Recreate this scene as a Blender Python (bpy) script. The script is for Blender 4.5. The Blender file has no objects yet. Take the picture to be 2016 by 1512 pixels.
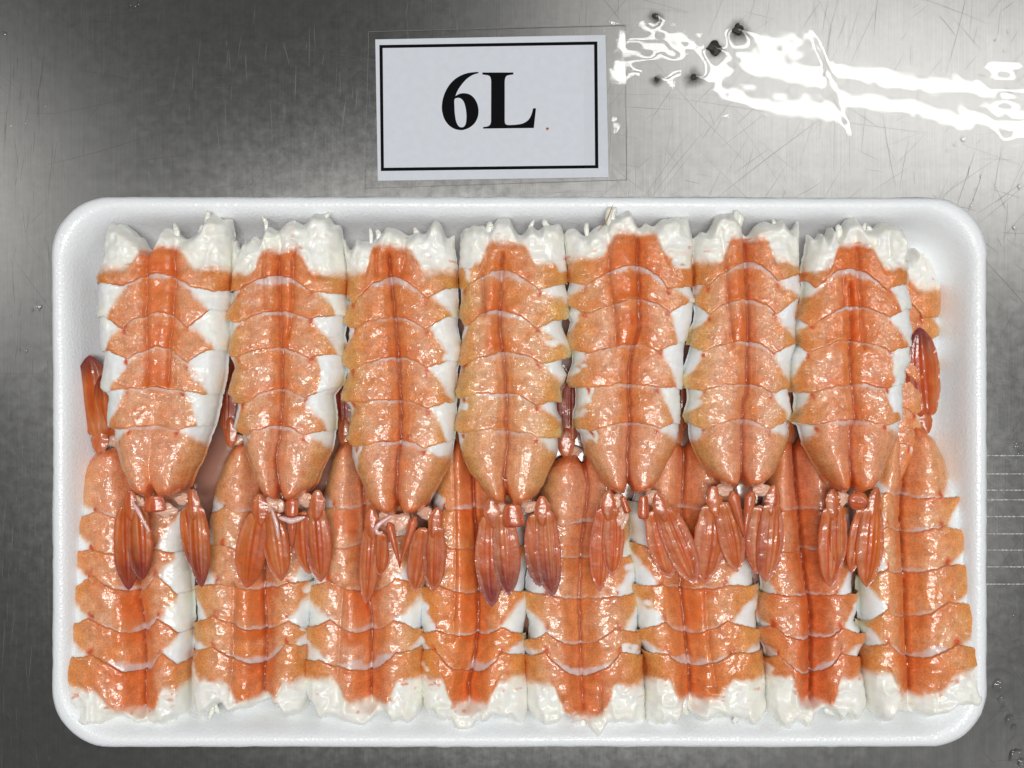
import bpy, math, random
import numpy as np

# ------------------------------------------------------------------ camera, light, exposure
D = 0.32                       # camera height above the steel table (m)
PX = 1.36e-4                   # metres on the table plane per photo pixel, at the tray-rim height
ZREF = 0.016
PX0 = PX * D / (D - ZREF)      # metres per photo pixel at table height
CX, CY = 1008.0, 756.0

scene = bpy.context.scene
cam_data = bpy.data.cameras.new('camera')
cam = bpy.data.objects.new('camera', cam_data)
scene.collection.objects.link(cam)
cam.location = (0, 0, D)
cam.rotation_euler = (0, 0, 0)
cam_data.sensor_width = 36.0
cam_data.lens = 36.0 * D / (2016 * PX0)
cam_data.clip_start = 0.01
cam_data.clip_end = 20
scene.camera = cam

world = bpy.data.worlds.new('World')
scene.world = world
world.use_nodes = True
bgn = world.node_tree.nodes['Background']
bgn.inputs[0].default_value = (0.86, 0.93, 1.0, 1)
bgn.inputs[1].default_value = 0.05

H_LAMP = 1.6                   # ceiling tubes and added fill lamps above the table


def lamp(name, px, py, length_px, size_w, power, rot_deg, color=(1, 0.985, 0.95), h=H_LAMP):
    """a ceiling tube or added fill lamp whose mirror image in the table lies at photo position (px, py)"""
    k = (D + h) / D
    ld = bpy.data.lights.new(name, 'AREA')
    ld.shape = 'RECTANGLE'
    ld.size = length_px * PX0 * k
    ld.size_y = size_w
    ld.energy = power
    ld.color = color
    o = bpy.data.objects.new(name, ld)
    o.location = ((px - CX) * PX0 * k, (CY - py) * PX0 * k, h)
    o.rotation_euler = (0, 0, math.radians(rot_deg))
    scene.collection.objects.link(o)
    return o


lamp('tube_or_fill_light', 1955, 178, 1480, 0.026, 3.5, -8.0)
lamp('tube_or_fill_light', 1945, 238, 1480, 0.026, 3.5, -8.0)
lamp('tube_or_fill_light', -700, 330, 1300, 0.06, 5.5, -8.0)
lamp('tube_or_fill_light', 2650, 1900, 1300, 0.06, 3.0, -8.0)
lamp('tube_or_fill_light', 1060, 830, 1000, 0.09, 8.8, -8.0)  # added overhead fill, no known tube; its reflection falls behind the tray
lamp('tube_or_fill_light', 1060, 940, 1000, 0.09, 8.8, -8.0)  # second lamp of the added overhead fill

scene.render.engine = 'CYCLES'
scene.view_settings.view_transform = 'Standard'
scene.view_settings.look = 'None'
scene.view_settings.gamma = 1
scene.view_settings.exposure = -0.06
scene.cycles.use_denoising = True
scene.cycles.max_bounces = 8
scene.cycles.transparent_max_bounces = 16
scene.cycles.caustics_reflective = False
scene.cycles.sample_clamp_indirect = 6

rng = np.random.default_rng(11)
random.seed(11)


# ------------------------------------------------------------------ helpers
def lin(c):
    r = []
    for v in c:
        v = v / 255.0
        r.append(v / 12.92 if v <= 0.04045 else ((v + 0.055) / 1.055) ** 2.4)
    return np.array(r)


def _hash(ix, iy, seed):
    h = (ix.astype(np.int64) * 374761393 + iy.astype(np.int64) * 668265263 + seed * 1442695041) & 0xFFFFFFFF
    h = ((h ^ (h >> 13)) * 1274126177) & 0xFFFFFFFF
    h = (h ^ (h >> 16)) & 0xFFFFFFFF
    return h / 4294967295.0


def vnoise(x, y, seed=0):
    x = np.asarray(x, float); y = np.asarray(y, float)
    ix = np.floor(x); iy = np.floor(y)
    fx = x - ix; fy = y - iy
    fx = fx * fx * (3 - 2 * fx); fy = fy * fy * (3 - 2 * fy)
    a = _hash(ix, iy, seed); b = _hash(ix + 1, iy, seed)
    c = _hash(ix, iy + 1, seed); d = _hash(ix + 1, iy + 1, seed)
    return (a + (b - a) * fx) * (1 - fy) + (c + (d - c) * fx) * fy * 1.0


def fbm(x, y, seed=0, o=3):
    s = 0; a = 1; t = 0
    for k in range(o):
        s = s + a * (vnoise(x * 2 ** k, y * 2 ** k, seed + 17 * k) - 0.5)
        t += a; a *= 0.5
    return s / t * 2          # about -1..1


def sst(a, b, x):
    t = np.clip((x - a) / (b - a), 0, 1)
    return t * t * (3 - 2 * t)


def mixc(c, d, f):
    return c + (d - c) * f[..., None]


def link(o, parent=None):
    scene.collection.objects.link(o)
    if parent is not None:
        o.parent = parent
    return o


def empty(name, loc):
    o = bpy.data.objects.new(name, None)
    o.location = loc
    o.empty_display_size = 0.01
    return link(o)


def tag(o, label=None, cat=None, group=None, kind=None):
    if label: o['label'] = label
    if cat: o['category'] = cat
    if group: o['group'] = group
    if kind: o['kind'] = kind
    return o


def grid_obj(name, V, mat, parent=None, col=None, dot=None, closed_u=False, flip=None):
    """V: (R, C, 3) vertices in local metres -> one smooth mesh object"""
    R, C, _ = V.shape
    me = bpy.data.meshes.new(name)
    idx = np.arange(R * C).reshape(R, C)
    if closed_u:
        idx = np.concatenate([idx, idx[:, :1]], 1)
    a = idx[:-1, :-1].ravel(); b = idx[:-1, 1:].ravel()
    c = idx[1:, 1:].ravel(); d = idx[1:, :-1].ravel()
    F = np.stack([a, b, c, d], 1)
    P = V.reshape(-1, 3)
    if flip is None:
        n = np.cross(P[F[:, 1]] - P[F[:, 0]], P[F[:, 3]] - P[F[:, 0]])
        flip = n[:, 2].sum() < 0
    if flip:
        F = F[:, ::-1]
    n = len(F)
    me.vertices.add(R * C)
    me.vertices.foreach_set('co', P.astype(np.float32).ravel())
    me.loops.add(4 * n)
    me.loops.foreach_set('vertex_index', F.astype(np.int32).ravel())
    me.polygons.add(n)
    me.polygons.foreach_set('loop_start', np.arange(0, 4 * n, 4, dtype=np.int32))
    me.polygons.foreach_set('use_smooth', np.ones(n, bool))
    me.update(calc_edges=True)
    if col is not None:
        at = me.attributes.new('col', 'FLOAT_COLOR', 'POINT')
        rgba = np.ones((R * C, 4), np.float32)
        rgba[:, :3] = col.reshape(-1, 3)
        at.data.foreach_set('color', rgba.ravel())
    if dot is not None:
        at = me.attributes.new('dot', 'FLOAT', 'POINT')
        at.data.foreach_set('value', dot.astype(np.float32).ravel())
    me.materials.append(mat)
    me.validate()
    return link(bpy.data.objects.new(name, me), parent)


def poly_obj(name, verts, faces, mat, parent=None, smooth=False):
    me = bpy.data.meshes.new(name)
    me.from_pydata([tuple(v) for v in verts], [], faces)
    if smooth:
        me.polygons.foreach_set('use_smooth', [True] * len(me.polygons))
    me.materials.append(mat)
    me.update()
    return link(bpy.data.objects.new(name, me), parent)


def W(px, py, z=0.0):
    """photo pixel -> world point at height z (the place as seen straight from above)"""
    s = PX0 * (D - z) / D
    return ((px - CX) * s, (CY - py) * s, z)


# ------------------------------------------------------------------ materials
def nodes(name):
    m = bpy.data.materials.new(name)
    m.use_nodes = True
    nt = m.node_tree
    return m, nt, nt.nodes, nt.links, nt.nodes['Principled BSDF']


def add(nt, t, **kw):
    n = nt.nodes.new(t)
    for k, v in kw.items():
        setattr(n, k, v)
    return n


def mat_skin(name, rough=0.36, sss=0.3, bump=0.6, bscale=1000, dots=True, coat=1.0):
    m, nt, N, L, P = nodes(name)
    tc = add(nt, 'ShaderNodeTexCoord')
    at = add(nt, 'ShaderNodeAttribute', attribute_name='col')
    colout = at.outputs['Color']
    # faint mottling
    nz = add(nt, 'ShaderNodeTexNoise'); nz.inputs['Scale'].default_value = 420; nz.inputs['Detail'].default_value = 4
    L.new(tc.outputs['Object'], nz.inputs['Vector'])
    mr = add(nt, 'ShaderNodeMapRange'); mr.inputs[1].default_value = .3; mr.inputs[2].default_value = .7
    mr.inputs[3].default_value = .80; mr.inputs[4].default_value = 1.14
    L.new(nz.outputs['Fac'], mr.inputs[0])
    mul = add(nt, 'ShaderNodeMix', data_type='RGBA', blend_type='MULTIPLY'); mul.inputs[0].default_value = 1
    L.new(colout, mul.inputs[6]); L.new(mr.outputs[0], mul.inputs[7])
    colout = mul.outputs[2]
    mul.inputs[0].default_value = .7
    if dots:
        ad = add(nt, 'ShaderNodeAttribute', attribute_name='dot')
        mq = add(nt, 'ShaderNodeMapRange'); mq.inputs[3].default_value = .25; mq.inputs[4].default_value = 1
        L.new(ad.outputs['Fac'], mq.inputs[0]); L.new(mq.outputs[0], mul.inputs[0])
        vo = add(nt, 'ShaderNodeTexVoronoi', voronoi_dimensions='2D'); vo.inputs['Scale'].default_value = 1450
        vo.inputs['Randomness'].default_value = .8
        L.new(tc.outputs['Object'], vo.inputs['Vector'])
        md = add(nt, 'ShaderNodeMapRange'); md.inputs[1].default_value = .14; md.inputs[2].default_value = .42
        md.inputs[3].default_value = .38; md.inputs[4].default_value = 0
        L.new(vo.outputs['Distance'], md.inputs[0])
        mm = add(nt, 'ShaderNodeMath', operation='MULTIPLY')
        L.new(md.outputs[0], mm.inputs[0]); L.new(ad.outputs['Fac'], mm.inputs[1])
        mx = add(nt, 'ShaderNodeMix', data_type='RGBA')
        L.new(mm.outputs[0], mx.inputs[0]); L.new(colout, mx.inputs[6])
        mx.inputs[7].default_value = (*lin((184, 78, 24)), 1)
        colout = mx.outputs[2]
    L.new(colout, P.inputs['Base Color'])
    P.inputs['Roughness'].default_value = rough
    P.inputs['IOR'].default_value = 1.38
    P.inputs['Subsurface Weight'].default_value = sss
    P.inputs['Subsurface Radius'].default_value = (1.0, .45, .25)
    P.inputs['Subsurface Scale'].default_value = .0022
    P.inputs['Coat Weight'].default_value = coat
    P.inputs['Coat Roughness'].default_value = .08
    P.inputs['Coat IOR'].default_value = 1.36
    nb = add(nt, 'ShaderNodeTexNoise'); nb.inputs['Scale'].default_value = bscale
    nb.inputs['Detail'].default_value = 3; nb.inputs['Roughness'].default_value = .55
    L.new(tc.outputs['Object'], nb.inputs['Vector'])
    bp = add(nt, 'ShaderNodeBump'); bp.inputs['Strength'].default_value = bump; bp.inputs['Distance'].default_value = .00022
    L.new(nb.outputs['Fac'], bp.inputs['Height'])
    L.new(bp.outputs[0], P.inputs['Normal'])
    nb2 = add(nt, 'ShaderNodeTexNoise'); nb2.inputs['Scale'].default_value = bscale * .6
    nb2.inputs['Detail'].default_value = 2
    L.new(tc.outputs['Object'], nb2.inputs['Vector'])
    bp2 = add(nt, 'ShaderNodeBump'); bp2.inputs['Strength'].default_value = bump * 1.6; bp2.inputs['Distance'].default_value = .0004
    L.new(nb2.outputs['Fac'], bp2.inputs['Height'])
    L.new(bp2.outputs[0], P.inputs['Coat Normal'])
    if dots:
        ms = add(nt, 'ShaderNodeMapRange'); ms.inputs[3].default_value = bump * .45; ms.inputs[4].default_value = bump * .95
        L.new(ad.outputs['Fac'], ms.inputs[0]); L.new(ms.outputs[0], bp2.inputs['Strength'])
        mc = add(nt, 'ShaderNodeMapRange'); mc.inputs[3].default_value = coat * .5; mc.inputs[4].default_value = coat
        L.new(ad.outputs['Fac'], mc.inputs[0]); L.new(mc.outputs[0], P.inputs['Coat Weight'])
        ms2 = add(nt, 'ShaderNodeMapRange'); ms2.inputs[3].default_value = bump * .3; ms2.inputs[4].default_value = bump
        L.new(ad.outputs['Fac'], ms2.inputs[0]); L.new(ms2.outputs[0], bp.inputs['Strength'])
    return m


M_SKIN = mat_skin('shrimp_skin')
M_FIN = mat_skin('tail_fin_shell', rough=.3, sss=.3, bump=.22, bscale=700, dots=False, coat=.85)
M_FIN.node_tree.nodes['Principled BSDF'].inputs['Alpha'].default_value = .86
M_MEAT = mat_skin('white_meat', rough=.36, sss=.2, bump=.3, bscale=800, dots=False)
M_TISSUE = mat_skin('pale_tissue', rough=.25, sss=.25, bump=.35, bscale=900, dots=False)


def mat_foam():
    m, nt, N, L, P = nodes('white_foam')
    tc = add(nt, 'ShaderNodeTexCoord')
    P.inputs['Base Color'].default_value = (.87, .90, .94, 1)
    P.inputs['Roughness'].default_value = .42
    P.inputs['Subsurface Weight'].default_value = .15
    P.inputs['Subsurface Radius'].default_value = (1, 1, 1)
    P.inputs['Subsurface Scale'].default_value = .002
    vo = add(nt, 'ShaderNodeTexVoronoi'); vo.inputs['Scale'].default_value = 1500
    L.new(tc.outputs['Object'], vo.inputs['Vector'])
    n2 = add(nt, 'ShaderNodeTexNoise'); n2.inputs['Scale'].default_value = 160; n2.inputs['Detail'].default_value = 3
    L.new(tc.outputs['Object'], n2.inputs['Vector'])
    b1 = add(nt, 'ShaderNodeBump'); b1.inputs['Strength'].default_value = .4; b1.inputs['Distance'].default_value = .0002
    L.new(vo.outputs['Distance'], b1.inputs['Height'])
    b2 = add(nt, 'ShaderNodeBump'); b2.inputs['Strength'].default_value = .05; b2.inputs['Distance'].default_value = .0005
    L.new(n2.outputs['Fac'], b2.inputs['Height']); L.new(b1.outputs[0], b2.inputs['Normal'])
    L.new(b2.outputs[0], P.inputs['Normal'])
    # wet sheen in patches
    n3 = add(nt, 'ShaderNodeTexNoise'); n3.inputs['Scale'].default_value = 28; n3.inputs['Detail'].default_value = 4
    L.new(tc.outputs['Object'], n3.inputs['Vector'])
    mr = add(nt, 'ShaderNodeMapRange'); mr.inputs[1].default_value = .45; mr.inputs[2].default_value = .62
    mr.inputs[3].default_value = .1; mr.inputs[4].default_value = 1
    L.new(n3.outputs['Fac'], mr.inputs[0]); L.new(mr.outputs[0], P.inputs['Coat Weight'])
    P.inputs['Coat Roughness'].default_value = .1
    P.inputs['Coat IOR'].default_value = 1.33
    b3 = add(nt, 'ShaderNodeBump'); b3.inputs['Strength'].default_value = .3; b3.inputs['Distance'].default_value = .00015
    L.new(vo.outputs['Distance'], b3.inputs['Height']); L.new(b3.outputs[0], P.inputs['Coat Normal'])
    return m


def mat_steel():
    m, nt, N, L, P = nodes('worn_steel')
    tc = add(nt, 'ShaderNodeTexCoord')
    # cloudy wear
    n1 = add(nt, 'ShaderNodeTexNoise'); n1.inputs['Scale'].default_value = 55; n1.inputs['Detail'].default_value = 6; n1.inputs['Roughness'].default_value = .65
    L.new(tc.outputs['Object'], n1.inputs['Vector'])
    # blotchy flecks
    v1 = add(nt, 'ShaderNodeTexNoise'); v1.inputs['Scale'].default_value = 330; v1.inputs['Detail'].default_value = 5; v1.inputs['Roughness'].default_value = .7
    L.new(tc.outputs['Object'], v1.inputs['Vector'])
    # brushed lines, along y
    mp = add(nt, 'ShaderNodeMapping'); mp.inputs['Scale'].default_value = (2600, 45, 1)
    mp.inputs['Rotation'].default_value = (0, 0, math.radians(3))
    L.new(tc.outputs['Object'], mp.inputs['Vector'])
    n2 = add(nt, 'ShaderNodeTexNoise'); n2.inputs['Scale'].default_value = 1; n2.inputs['Detail'].default_value = 3
    L.new(mp.outputs[0], n2.inputs['Vector'])
    r1 = add(nt, 'ShaderNodeMapRange'); r1.inputs[1].default_value = .3; r1.inputs[2].default_value = .72
    r1.inputs[3].default_value = .284; r1.inputs[4].default_value = .294
    L.new(n1.outputs['Fac'], r1.inputs[0])
    r2 = add(nt, 'ShaderNodeMapRange'); r2.inputs[1].default_value = .35; r2.inputs[2].default_value = .7
    r2.inputs[3].default_value = -.01; r2.inputs[4].default_value = .012
    L.new(v1.outputs['Fac'], r2.inputs[0])
    ad = add(nt, 'ShaderNodeMath', operation='ADD')
    L.new(r1.outputs[0], ad.inputs[0]); L.new(r2.outputs[0], ad.inputs[1])
    cr = add(nt, 'ShaderNodeMapRange'); cr.inputs[1].default_value = .3; cr.inputs[2].default_value = .7
    cr.inputs[3].default_value = .24; cr.inputs[4].default_value = .32
    mxn = add(nt, 'ShaderNodeMath', operation='ADD')
    hlf = add(nt, 'ShaderNodeMath', operation='MULTIPLY'); hlf.inputs[1].default_value = .5
    L.new(n2.outputs['Fac'], hlf.inputs[0])
    hl2 = add(nt, 'ShaderNodeMath', operation='MULTIPLY'); hl2.inputs[1].default_value = .5
    L.new(v1.outputs['Fac'], hl2.inputs[0])
    L.new(hlf.outputs[0], mxn.inputs[0]); L.new(hl2.outputs[0], mxn.inputs[1])
    L.new(mxn.outputs[0], cr.inputs[0])
    cc = add(nt, 'ShaderNodeCombineColor')
    L.new(cr.outputs[0], cc.inputs[0]); L.new(cr.outputs[0], cc.inputs[1])
    mb = add(nt, 'ShaderNodeMath', operation='MULTIPLY'); mb.inputs[1].default_value = .99
    L.new(cr.outputs[0], mb.inputs[0]); L.new(mb.outputs[0], cc.inputs[2])
    b = add(nt, 'ShaderNodeBump'); b.inputs['Strength'].default_value = .25; b.inputs['Distance'].default_value = .00004
    L.new(mxn.outputs[0], b.inputs['Height'])
    gl = add(nt, 'ShaderNodeBsdfAnisotropic'); gl.distribution = 'BECKMANN'
    df = add(nt, 'ShaderNodeBsdfDiffuse'); mx = add(nt, 'ShaderNodeMixShader'); mx.inputs[0].default_value = .18
    L.new(ad.outputs[0], gl.inputs['Roughness']); L.new(cc.outputs[0], gl.inputs['Color']); L.new(b.outputs[0], gl.inputs['Normal'])
    L.new(cc.outputs[0], df.inputs['Color'])
    L.new(gl.outputs[0], mx.inputs[1]); L.new(df.outputs[0], mx.inputs[2])
    L.new(mx.outputs[0], nt.nodes['Material Output'].inputs[0]); nt.nodes.remove(P)
    return m


def mat_plain(name, color, rough=.5, metal=0, bump=0, bscale=300, coat=0):
    m, nt, N, L, P = nodes(name)
    tc = add(nt, 'ShaderNodeTexCoord')
    nz = add(nt, 'ShaderNodeTexNoise'); nz.inputs['Scale'].default_value = bscale; nz.inputs['Detail'].default_value = 4
    L.new(tc.outputs['Object'], nz.inputs['Vector'])
    mr = add(nt, 'ShaderNodeMapRange'); mr.inputs[1].default_value = .3; mr.inputs[2].default_value = .7
    mr.inputs[3].default_value = .97; mr.inputs[4].default_value = 1.02
    L.new(nz.outputs['Fac'], mr.inputs[0])
    mul = add(nt, 'ShaderNodeMix', data_type='RGBA', blend_type='MULTIPLY'); mul.inputs[0].default_value = 1
    mul.inputs[6].default_value = (*color, 1)
    L.new(mr.outputs[0], mul.inputs[7])
    L.new(mul.outputs[2], P.inputs['Base Color'])
    P.inputs['Roughness'].default_value = rough
    P.inputs['Metallic'].default_value = metal
    P.inputs['Coat Weight'].default_value = coat
    if bump:
        b = add(nt, 'ShaderNodeBump'); b.inputs['Strength'].default_value = bump; b.inputs['Distance'].default_value = .0001
        L.new(nz.outputs['Fac'], b.inputs['Height']); L.new(b.outputs[0], P.inputs['Normal'])
    return m


def mat_clear(name, ior=1.33, rough=.02, bump=0, bscale=120, bdist=.0002, boost=1.0):
    """thin clear sheet or water film: lets light through, mirrors by Fresnel"""
    m = bpy.data.materials.new(name); m.use_nodes = True
    nt = m.node_tree; nt.nodes.clear(); L = nt.links
    out = add(nt, 'ShaderNodeOutputMaterial')
    tr = add(nt, 'ShaderNodeBsdfTransparent'); gl = add(nt, 'ShaderNodeBsdfGlossy'); gl.inputs['Roughness'].default_value = rough
    fr = add(nt, 'ShaderNodeFresnel'); fr.inputs['IOR'].default_value = ior
    mx = add(nt, 'ShaderNodeMixShader')
    mu = add(nt, 'ShaderNodeMath', operation='MULTIPLY'); mu.inputs[1].default_value = boost; mu.use_clamp = True
    L.new(fr.outputs[0], mu.inputs[0]); L.new(mu.outputs[0], mx.inputs[0])
    L.new(tr.outputs[0], mx.inputs[1]); L.new(gl.outputs[0], mx.inputs[2])
    L.new(mx.outputs[0], out.inputs[0])
    if bump:
        tc = add(nt, 'ShaderNodeTexCoord')
        nz = add(nt, 'ShaderNodeTexNoise'); nz.inputs['Scale'].default_value = bscale; nz.inputs['Detail'].default_value = 3
        L.new(tc.outputs['Object'], nz.inputs['Vector'])
        b = add(nt, 'ShaderNodeBump'); b.inputs['Strength'].default_value = bump; b.inputs['Distance'].default_value = bdist
        L.new(nz.outputs['Fac'], b.inputs['Height'])
        L.new(b.outputs[0], gl.inputs['Normal'])
    return m


M_FOAM = mat_foam()
M_STEEL = mat_steel()
M_SCRATCH_L = mat_plain('bright_scratch', (.17, .17, .168), .40, 1)
M_SCRATCH_D = mat_plain('dark_scratch', (.19, .185, .18), .30, 1)
M_GROOVE = mat_plain('engraved_groove', (.6, .6, .59), .5, 0, bump=1.0, bscale=1500)
M_PAPER = mat_plain('card_paper', (.72, .76, .84), .6, 0, bump=.1, bscale=500)
M_INK = mat_plain('black_ink', (.004, .004, .006), .7)
M_INK.node_tree.nodes['Principled BSDF'].inputs['Specular IOR Level'].default_value = .05
M_PLASTIC = mat_clear('clear_laminate', 1.42, .03, bump=.08, bscale=60)
M_PLASTIC_EDGE = mat_plain('laminate_edge', (.20, .20, .19), .3, 0)
M_WATER = mat_clear('water_film', 1.33, .03)
M_DROP = mat_clear('water_drop', 1.33, .01)
M_DIRT = mat_plain('dark_crumb', (.03, .028, .024), .6, 0, bump=1, bscale=2500)

# ------------------------------------------------------------------ the steel table
t = 1.1
table = poly_obj('steel_table', [(-t, -t, 0), (t, -t, 0), (t, t, 0), (-t, t, 0),
                                 (-t, -t, -.03), (t, -t, -.03), (t, t, -.03), (-t, t, -.03)],
                 [(0, 1, 2, 3), (7, 6, 5, 4), (0, 4, 5, 1), (1, 5, 6, 2), (2, 6, 7, 3), (3, 7, 4, 0)], M_STEEL)
tag(table, 'worn grey stainless steel table top with scratches and water', kind='structure')


def strips(name, items, mat, z):
    """thin scratch marks: list of (x, y, length, angle deg, width) in photo pixels"""
    v = []; f = []
    for (x, y, ln, an, w) in items:
        a = math.radians(an); dx, dy = math.cos(a), math.sin(a); nx, ny = -dy, dx
        n = 5; bend = random.uniform(-.02, .02) * ln
        base = len(v)
        for k in range(n):
            s = k / (n - 1)
            cx = x + dx * ln * (s - .5) + nx * bend * math.sin(math.pi * s)
            cy = y + dy * ln * (s - .5) + ny * bend * math.sin(math.pi * s)
            ww = w * .5 * (math.sin(math.pi * (.06 + .88 * s)) ** .6)
            v.append(W(cx + nx * ww, cy + ny * ww, z)); v.append(W(cx - nx * ww, cy - ny * ww, z))
        for k in range(n - 1):
            b = base + 2 * k
            f.append((b, b + 1, b + 3, b + 2))
    o = poly_obj(name, v, f, mat, table)
    o['kind'] = 'stuff'
    return o


sc = []
for k in range(260):                                   # bright near-vertical brushing marks
    x = random.uniform(-20, 1260); y = random.uniform(0, 400)
    if random.random() < .45: x = random.uniform(-20, 110); y = random.uniform(0, 1512)
    sc.append((x, y, random.uniform(12, 110) * random.random() ** .5, 90 + random.gauss(2, 5), random.uniform(.5, 1.1)))
for k in range(70):
    sc.append((random.uniform(1200, 2016), random.uniform(0, 400), random.uniform(20, 120), random.uniform(90, 150), random.uniform(.5, 1.0)))
for k in range(40):
    sc.append((random.uniform(1945, 2016), random.uniform(400, 1512), random.uniform(20, 90), random.uniform(0, 180), random.uniform(.5, 1.1)))
strips('bright_scratches', sc, M_SCRATCH_L, .00003)
sc = []
for k in range(60):
    sc.append((random.uniform(-20, 1200), random.uniform(0, 400), random.uniform(30, 260), random.choice([0, 5, 170, 120, 130, 40]) + random.gauss(0, 6), random.uniform(.5, 1.0)))
for k in range(95):
    sc.append((random.uniform(1150, 2040), random.uniform(0, 420), random.uniform(25, 320) * random.random(), random.choice([125, 130, 140, 10, 5, 45, 60, 90]) + random.gauss(0, 9), random.uniform(.5, 1.3)))
for k in range(60):
    sc.append((random.uniform(1945, 2040), random.uniform(380, 1512), random.uniform(15, 140), random.choice([130, 40, 10, 60]) + random.gauss(0, 12), random.uniform(.5, 1.2)))
for k in range(30):
    sc.append((random.uniform(-10, 110), random.uniform(380, 1512), random.uniform(15, 160), random.choice([130, 40, 10, 60]) + random.gauss(0, 12), random.uniform(.5, 1.0)))
sc += [(1530, 300, 290, 143, 1.6), (1560, 225, 520, 8, 1.1), (1370, 210, 300, 48, 1.0), (1900, 440, 170, 42, 1.6),
       (1980, 560, 150, 48, 1.6), (1330, 330, 180, 128, 1.2), (1300, 340, 190, 125, 1.0), (1700, 70, 120, 115, 1.2)]
strips('dark_scratches', sc, M_SCRATCH_D, .00005)
for y in (897, 933, 965, 984, 1017, 1051, 1083, 1116, 1150):      # engraved rule lines at the right
    v = []; f = []
    n = 60
    for k in range(n + 1):
        x = 1915 + 140 * k / n
        hw = (.3 + 1.1 * random.random()) * (1 if math.sin(k * 1.7 + y) > -.6 else .3)
        z = .00002 + .00003 * random.random()
        v += [W(x, y - hw, .00001), W(x, y + random.uniform(-.3, .3), z), W(x, y + hw, .00001)]
    for k in range(n):
        b = 3 * k
        f += [(b, b + 1, b + 4, b + 3), (b + 1, b + 2, b + 5, b + 4)]
    poly_obj('engraved_line', v, f, M_GROOVE, table)

# ------------------------------------------------------------------ the 6L card
card = empty('label_card', W(968, 213))
tag(card, 'laminated white size card with a black frame reading 6L', 'card')
cl = np.array(card.location)


def quad_sheet(name, pts, z, mat, n=2, thick=0.0, parent=card, wav=0.0, origin=cl):
    (ax, ay), (bx, by), (cx_, cy_), (dx, dy) = pts      # TL TR BR BL
    g = np.linspace(0, 1, n)
    U, Vv = np.meshgrid(g, g)
    X = (ax * (1 - U) + bx * U) * (1 - Vv) + (dx * (1 - U) + cx_ * U) * Vv
    Y = (ay * (1 - U) + by * U) * (1 - Vv) + (dy * (1 - U) + cy_ * U) * Vv
    s = PX0
    V = np.stack([(X - CX) * s - origin[0], (CY - Y) * s - origin[1], np.full_like(X, z) + wav * fbm(X / 90, Y / 90, 5) - origin[2]], -1)
    return grid_obj(name, V, mat, parent)


PT = [(739, 78), (1192, 69), (1198, 349), (744, 356)]
quad_sheet('paper', PT, .00015, M_PAPER)
quad_sheet('laminate', [(726, 63), (1231, 50), (1234, 354), (719, 371)], .00027, M_PLASTIC, n=40, wav=.00003)
# cut edge of the laminate
ed = [(726, 63), (1231, 50), (1234, 354), (719, 371)]
v = []; f = []
for k in range(4):
    a = np.array(ed[k], float); b = np.array(ed[(k + 1) % 4], float)
    d = (b - a) / np.linalg.norm(b - a); nrm = np.array([-d[1], d[0]]) * .45
    base = len(v)
    for q in (a - nrm, b - nrm, b + nrm, a + nrm):
        w = W(q[0], q[1]); v.append((w[0] - cl[0], w[1] - cl[1], .00022))
    f.append((base, base + 1, base + 2, base + 3))
poly_obj('laminate_edge', v, f, M_PLASTIC_EDGE, card)
# printed frame
fo = [(747, 89), (1176, 82), (1178, 331.5), (750, 337)]
fi = [(753.5, 95), (1169.5, 88.5), (1171.5, 325.5), (756, 330.5)]
v = []
for q in fo + fi:
    w = W(*q); v.append((w[0] - cl[0], w[1] - cl[1], .00019))
poly_obj('printed_frame', v, [(k, (k + 1) % 4, 4 + (k + 1) % 4, 4 + k) for k in range(4)], M_INK, card)


def smooth_closed(pts, corners=()):
    out = []
    n = len(pts)
    for i in range(n):
        p0, p1, p2, p3 = [np.array(pts[(i + k - 1) % n], float) for k in range(4)]
        if i in corners: p0 = p1
        if (i + 1) % n in corners: p3 = p2
        for s in np.linspace(0, 1, 6, endpoint=False):
            out.append(.5 * ((2 * p1) + (-p0 + p2) * s + (2 * p0 - 5 * p1 + 4 * p2 - p3) * s * s + (-p0 + 3 * p1 - 3 * p2 + p3) * s ** 3))
    return out


def letter(name, loops):
    cu = bpy.data.curves.new(name, 'CURVE'); cu.dimensions = '2D'; cu.fill_mode = 'BOTH'
    for lp in loops:
        sp = cu.splines.new('POLY'); sp.points.add(len(lp) - 1)
        for p, q in zip(sp.points, lp):
            w = W(700 + q[0] / 3.476, 40 + q[1] / 3.476)
            p.co = (w[0] - cl[0], w[1] - cl[1], 0, 1)
        sp.use_cyclic_u = True
    tmp = bpy.data.objects.new('tmp', cu); scene.collection.objects.link(tmp)
    dg = bpy.context.evaluated_depsgraph_get()
    me = bpy.data.meshes.new_from_object(tmp.evaluated_get(dg))
    bpy.data.objects.remove(tmp); bpy.data.curves.remove(cu)
    me.name = name; me.materials.clear(); me.materials.append(M_INK)
    o = link(bpy.data.objects.new(name, me), card)
    o.location = (0, 0, .00019)
    return o


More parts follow.
